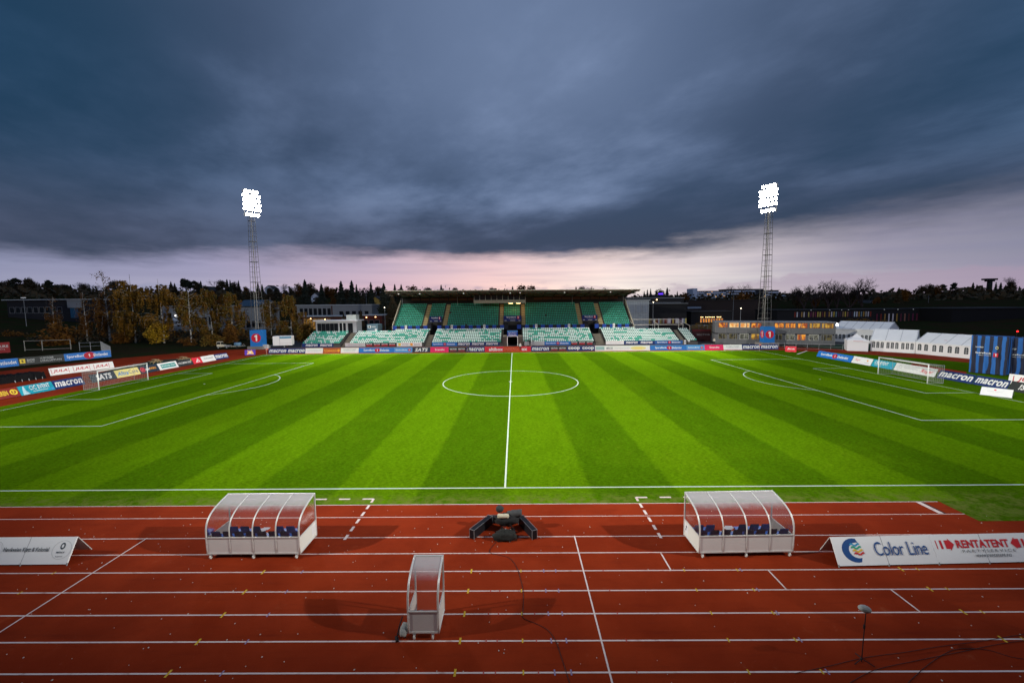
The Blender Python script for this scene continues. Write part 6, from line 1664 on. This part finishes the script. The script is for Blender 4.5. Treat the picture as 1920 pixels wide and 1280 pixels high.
for u, v, p, l in ((1208, 545, SP2, 'small spruce right of the stand roof end'), (1214, 542, SP2, 'slim spruce, left of the pair beside the violet sign'), (1220, 540.5, SP2, 'slim spruce, right of the pair beside the violet sign'), (1231, 543, SP2, 'little spruce touching the violet sign'), (1238, 541, RD1, 'dark tree behind the violet sign'), (1251, 538.5, SP1, 'pointed tree just right of the violet sign'), (1270, 545, SP2, 'small spruce left of the white apartment tower'), (1284, 547, RD2, 'brown rounded tree left of the white apartment tower')):
    plant_px(p, l, 'tree', u, v, 260)
plant_px(RD2, 'brown leafy tree in front of the apartments left of the right mast', 'tree', 1392, 545, 165, wide=1.3)
plant_px(BT1, 'bare tree in front of the apartments, left one', 'tree', 1371, 534, 300)
plant_px(BT2, 'bare tree in front of the apartments, right one', 'tree', 1397, 531, 300)
for u, v, p, l in ((1510, 531, BT1, 'low wide bare tree, leftmost of the bare row at right'), (1530, 533, BT2, 'second bare tree from the left in the row at right'), (1556, 521, BT1, 'tall bare tree in the middle of the row at right'), (1572, 524, BT2, 'bare tree right beside the tall middle one'), (1596, 527, BT2, 'bare tree left of the broadest bare tree'), (1620, 517, BT1, 'broadest bare tree at the right end of the row')):
    plant_px(p, l, 'tree', u, v, 190, zg=-.2, wide=1.1)
for u, v, p, l in ((1497, 541, RD1, 'dark leafy tree left of the bare row'), (1552, 552, RD1, 'dark leafy tree under the tall bare tree'), (1603, 541, RD1, 'dark leafy tree under the broadest bare trees'), (1530, 556, RD2, 'brown tree low between the bare trees'), (1686, 538, SP3, 'yellowish conifer right of the skyline house'), (1697, 540, RD2, 'brown tree right of the yellowish conifer'), (1640, 560, RD2, 'brown leafy tree behind the gabled house')):
    plant_px(p, l, 'tree', u, v, 200)
for u, v, p in ((1730, 534, RD1), (1745, 531, RD1), (1757, 533, RD2), (1770, 532, PN), (1788, 529, PN), (1796, 540, RD1), (1812, 541, SP1), (1825, 529, SP1), (1832, 533, SP1), (1842, 534, SP3), (1856, 530, SP1), (1868, 528, SP2), (1877, 529, SP1), (1886, 533, SP3), (1895, 517, BT2), (1897, 526, RD1), (1912, 536, SP1), (1925, 532, SP3)):
    plant_px(p, 'dark tree in the wooded skyline at far right', 'tree', u, v, 240, 'trees of the far right skyline')
q = random.Random(77)
LP = [(2, 526, RD1), (17, 523, RD1), (29, 520, PN), (45, 518, BT2), (52, 520, RD1), (62, 527, RD1), (73, 530, SP1), (86, 528, RD1), (92, 524, PN), (104, 532, RD1), (120, 531, RD1), (132, 533, SP1), (148, 527, BT1), (157, 530, RD1), (167, 533, SP2), (174, 535, SP2), (180, 532, BT2), (212, 524, RD1), (320, 527, SP3), (327, 530, SP3), (341, 521, PN), (348, 523, PN), (356, 526, PN), (363, 525, PN), (370, 528, RD1), (376, 526, SP1), (384, 534, RD1), (405, 522, BT2), (415, 524, RD1), (425, 523, SP1), (431, 524, SP2), (438, 527, RD1), (447, 525, SP2), (460, 536, RD2), (483, 529, SP1), (491, 532, SP1), (505, 538, RD1), (518, 540, RD1), (533, 530, BT1), (545, 538, RD1), (560, 530, RD2), (580, 529, RD1), (588, 540, RD1), (613, 535, RD2), (622, 538, RD2), (650, 540, RD1), (676, 540, BT1), (684, 536, BT2), (708, 536, RD1)]
for u, v, p in LP:
    plant_px(p, 'dark tree on the wooded ridge at left', 'tree', u, v, 300+q.uniform(-25, 25), 'trees of the left ridge')
for k in range(26):
    u = -20+k*29+q.uniform(-8, 8)
    plant_px(q.choice((RD1, RD1, RD2, SP3)), 'dark tree lower on the slope of the left ridge', 'tree', u, q.uniform(545, 556), 215+q.uniform(-20, 20), 'trees low on the left slope')
for k in range(12):
    plant_px(q.choice((RD1, RD2)), 'dark tree on the low slope behind the black buildings at right', 'tree', 1640+k*27+q.uniform(-8, 8), q.uniform(553, 562), 205, 'trees low on the right slope')
for u, v, l in ((1590, 597, 'golden brown bush in front of the coloured columns, left'), (1625, 595, 'broad golden brown bush in front of the coloured columns'), (1660, 598, 'round golden bush behind the white tents'), (1765, 614, 'rust bush behind the parasols at right')):
    plant_px(GB_ if u != 1765 else RU, l, 'bush', u, v, 95, zg=0, wide=1.5)
for u, v in ((1305, 604), (1318, 606), (1330, 603)):
    plant_px(GB_, 'dark green bush below the lamp lit pavilion', 'bush', u, v, 75, 'bushes right of the stand', zg=1.)
# far wood as one mass closing the skyline
wm = MB(); P = []
for k in range(16000):
    a = q.uniform(R_(18), R_(160)); r = q.uniform(330, 520); x, y = r*math.cos(a), r*math.sin(a)
    P.append((x, y, hgt(x, y)+abs(q.gauss(0, 2.4))))
quads(wm, P, 2.6, q, 0., 1.2)
tag(wm.build('far_wood', DKLEAF), 'dark mass of far woodland under the skyline', 'woodland', kind='stuff')
wm = MB(); P = []
for k in range(7000):
    x, y = q.uniform(-150, -62), q.uniform(70, 100); P.append((x, y, abs(q.gauss(0, 1.0))))
quads(wm, P, .7, q, 0., 1.3)
tag(wm.build('undergrowth', DKLEAF), 'dark undergrowth covering the left bank', 'undergrowth', kind='stuff')
for p_ in list(bpy.data.objects):
    if 'H' in p_.keys(): del p_['H']
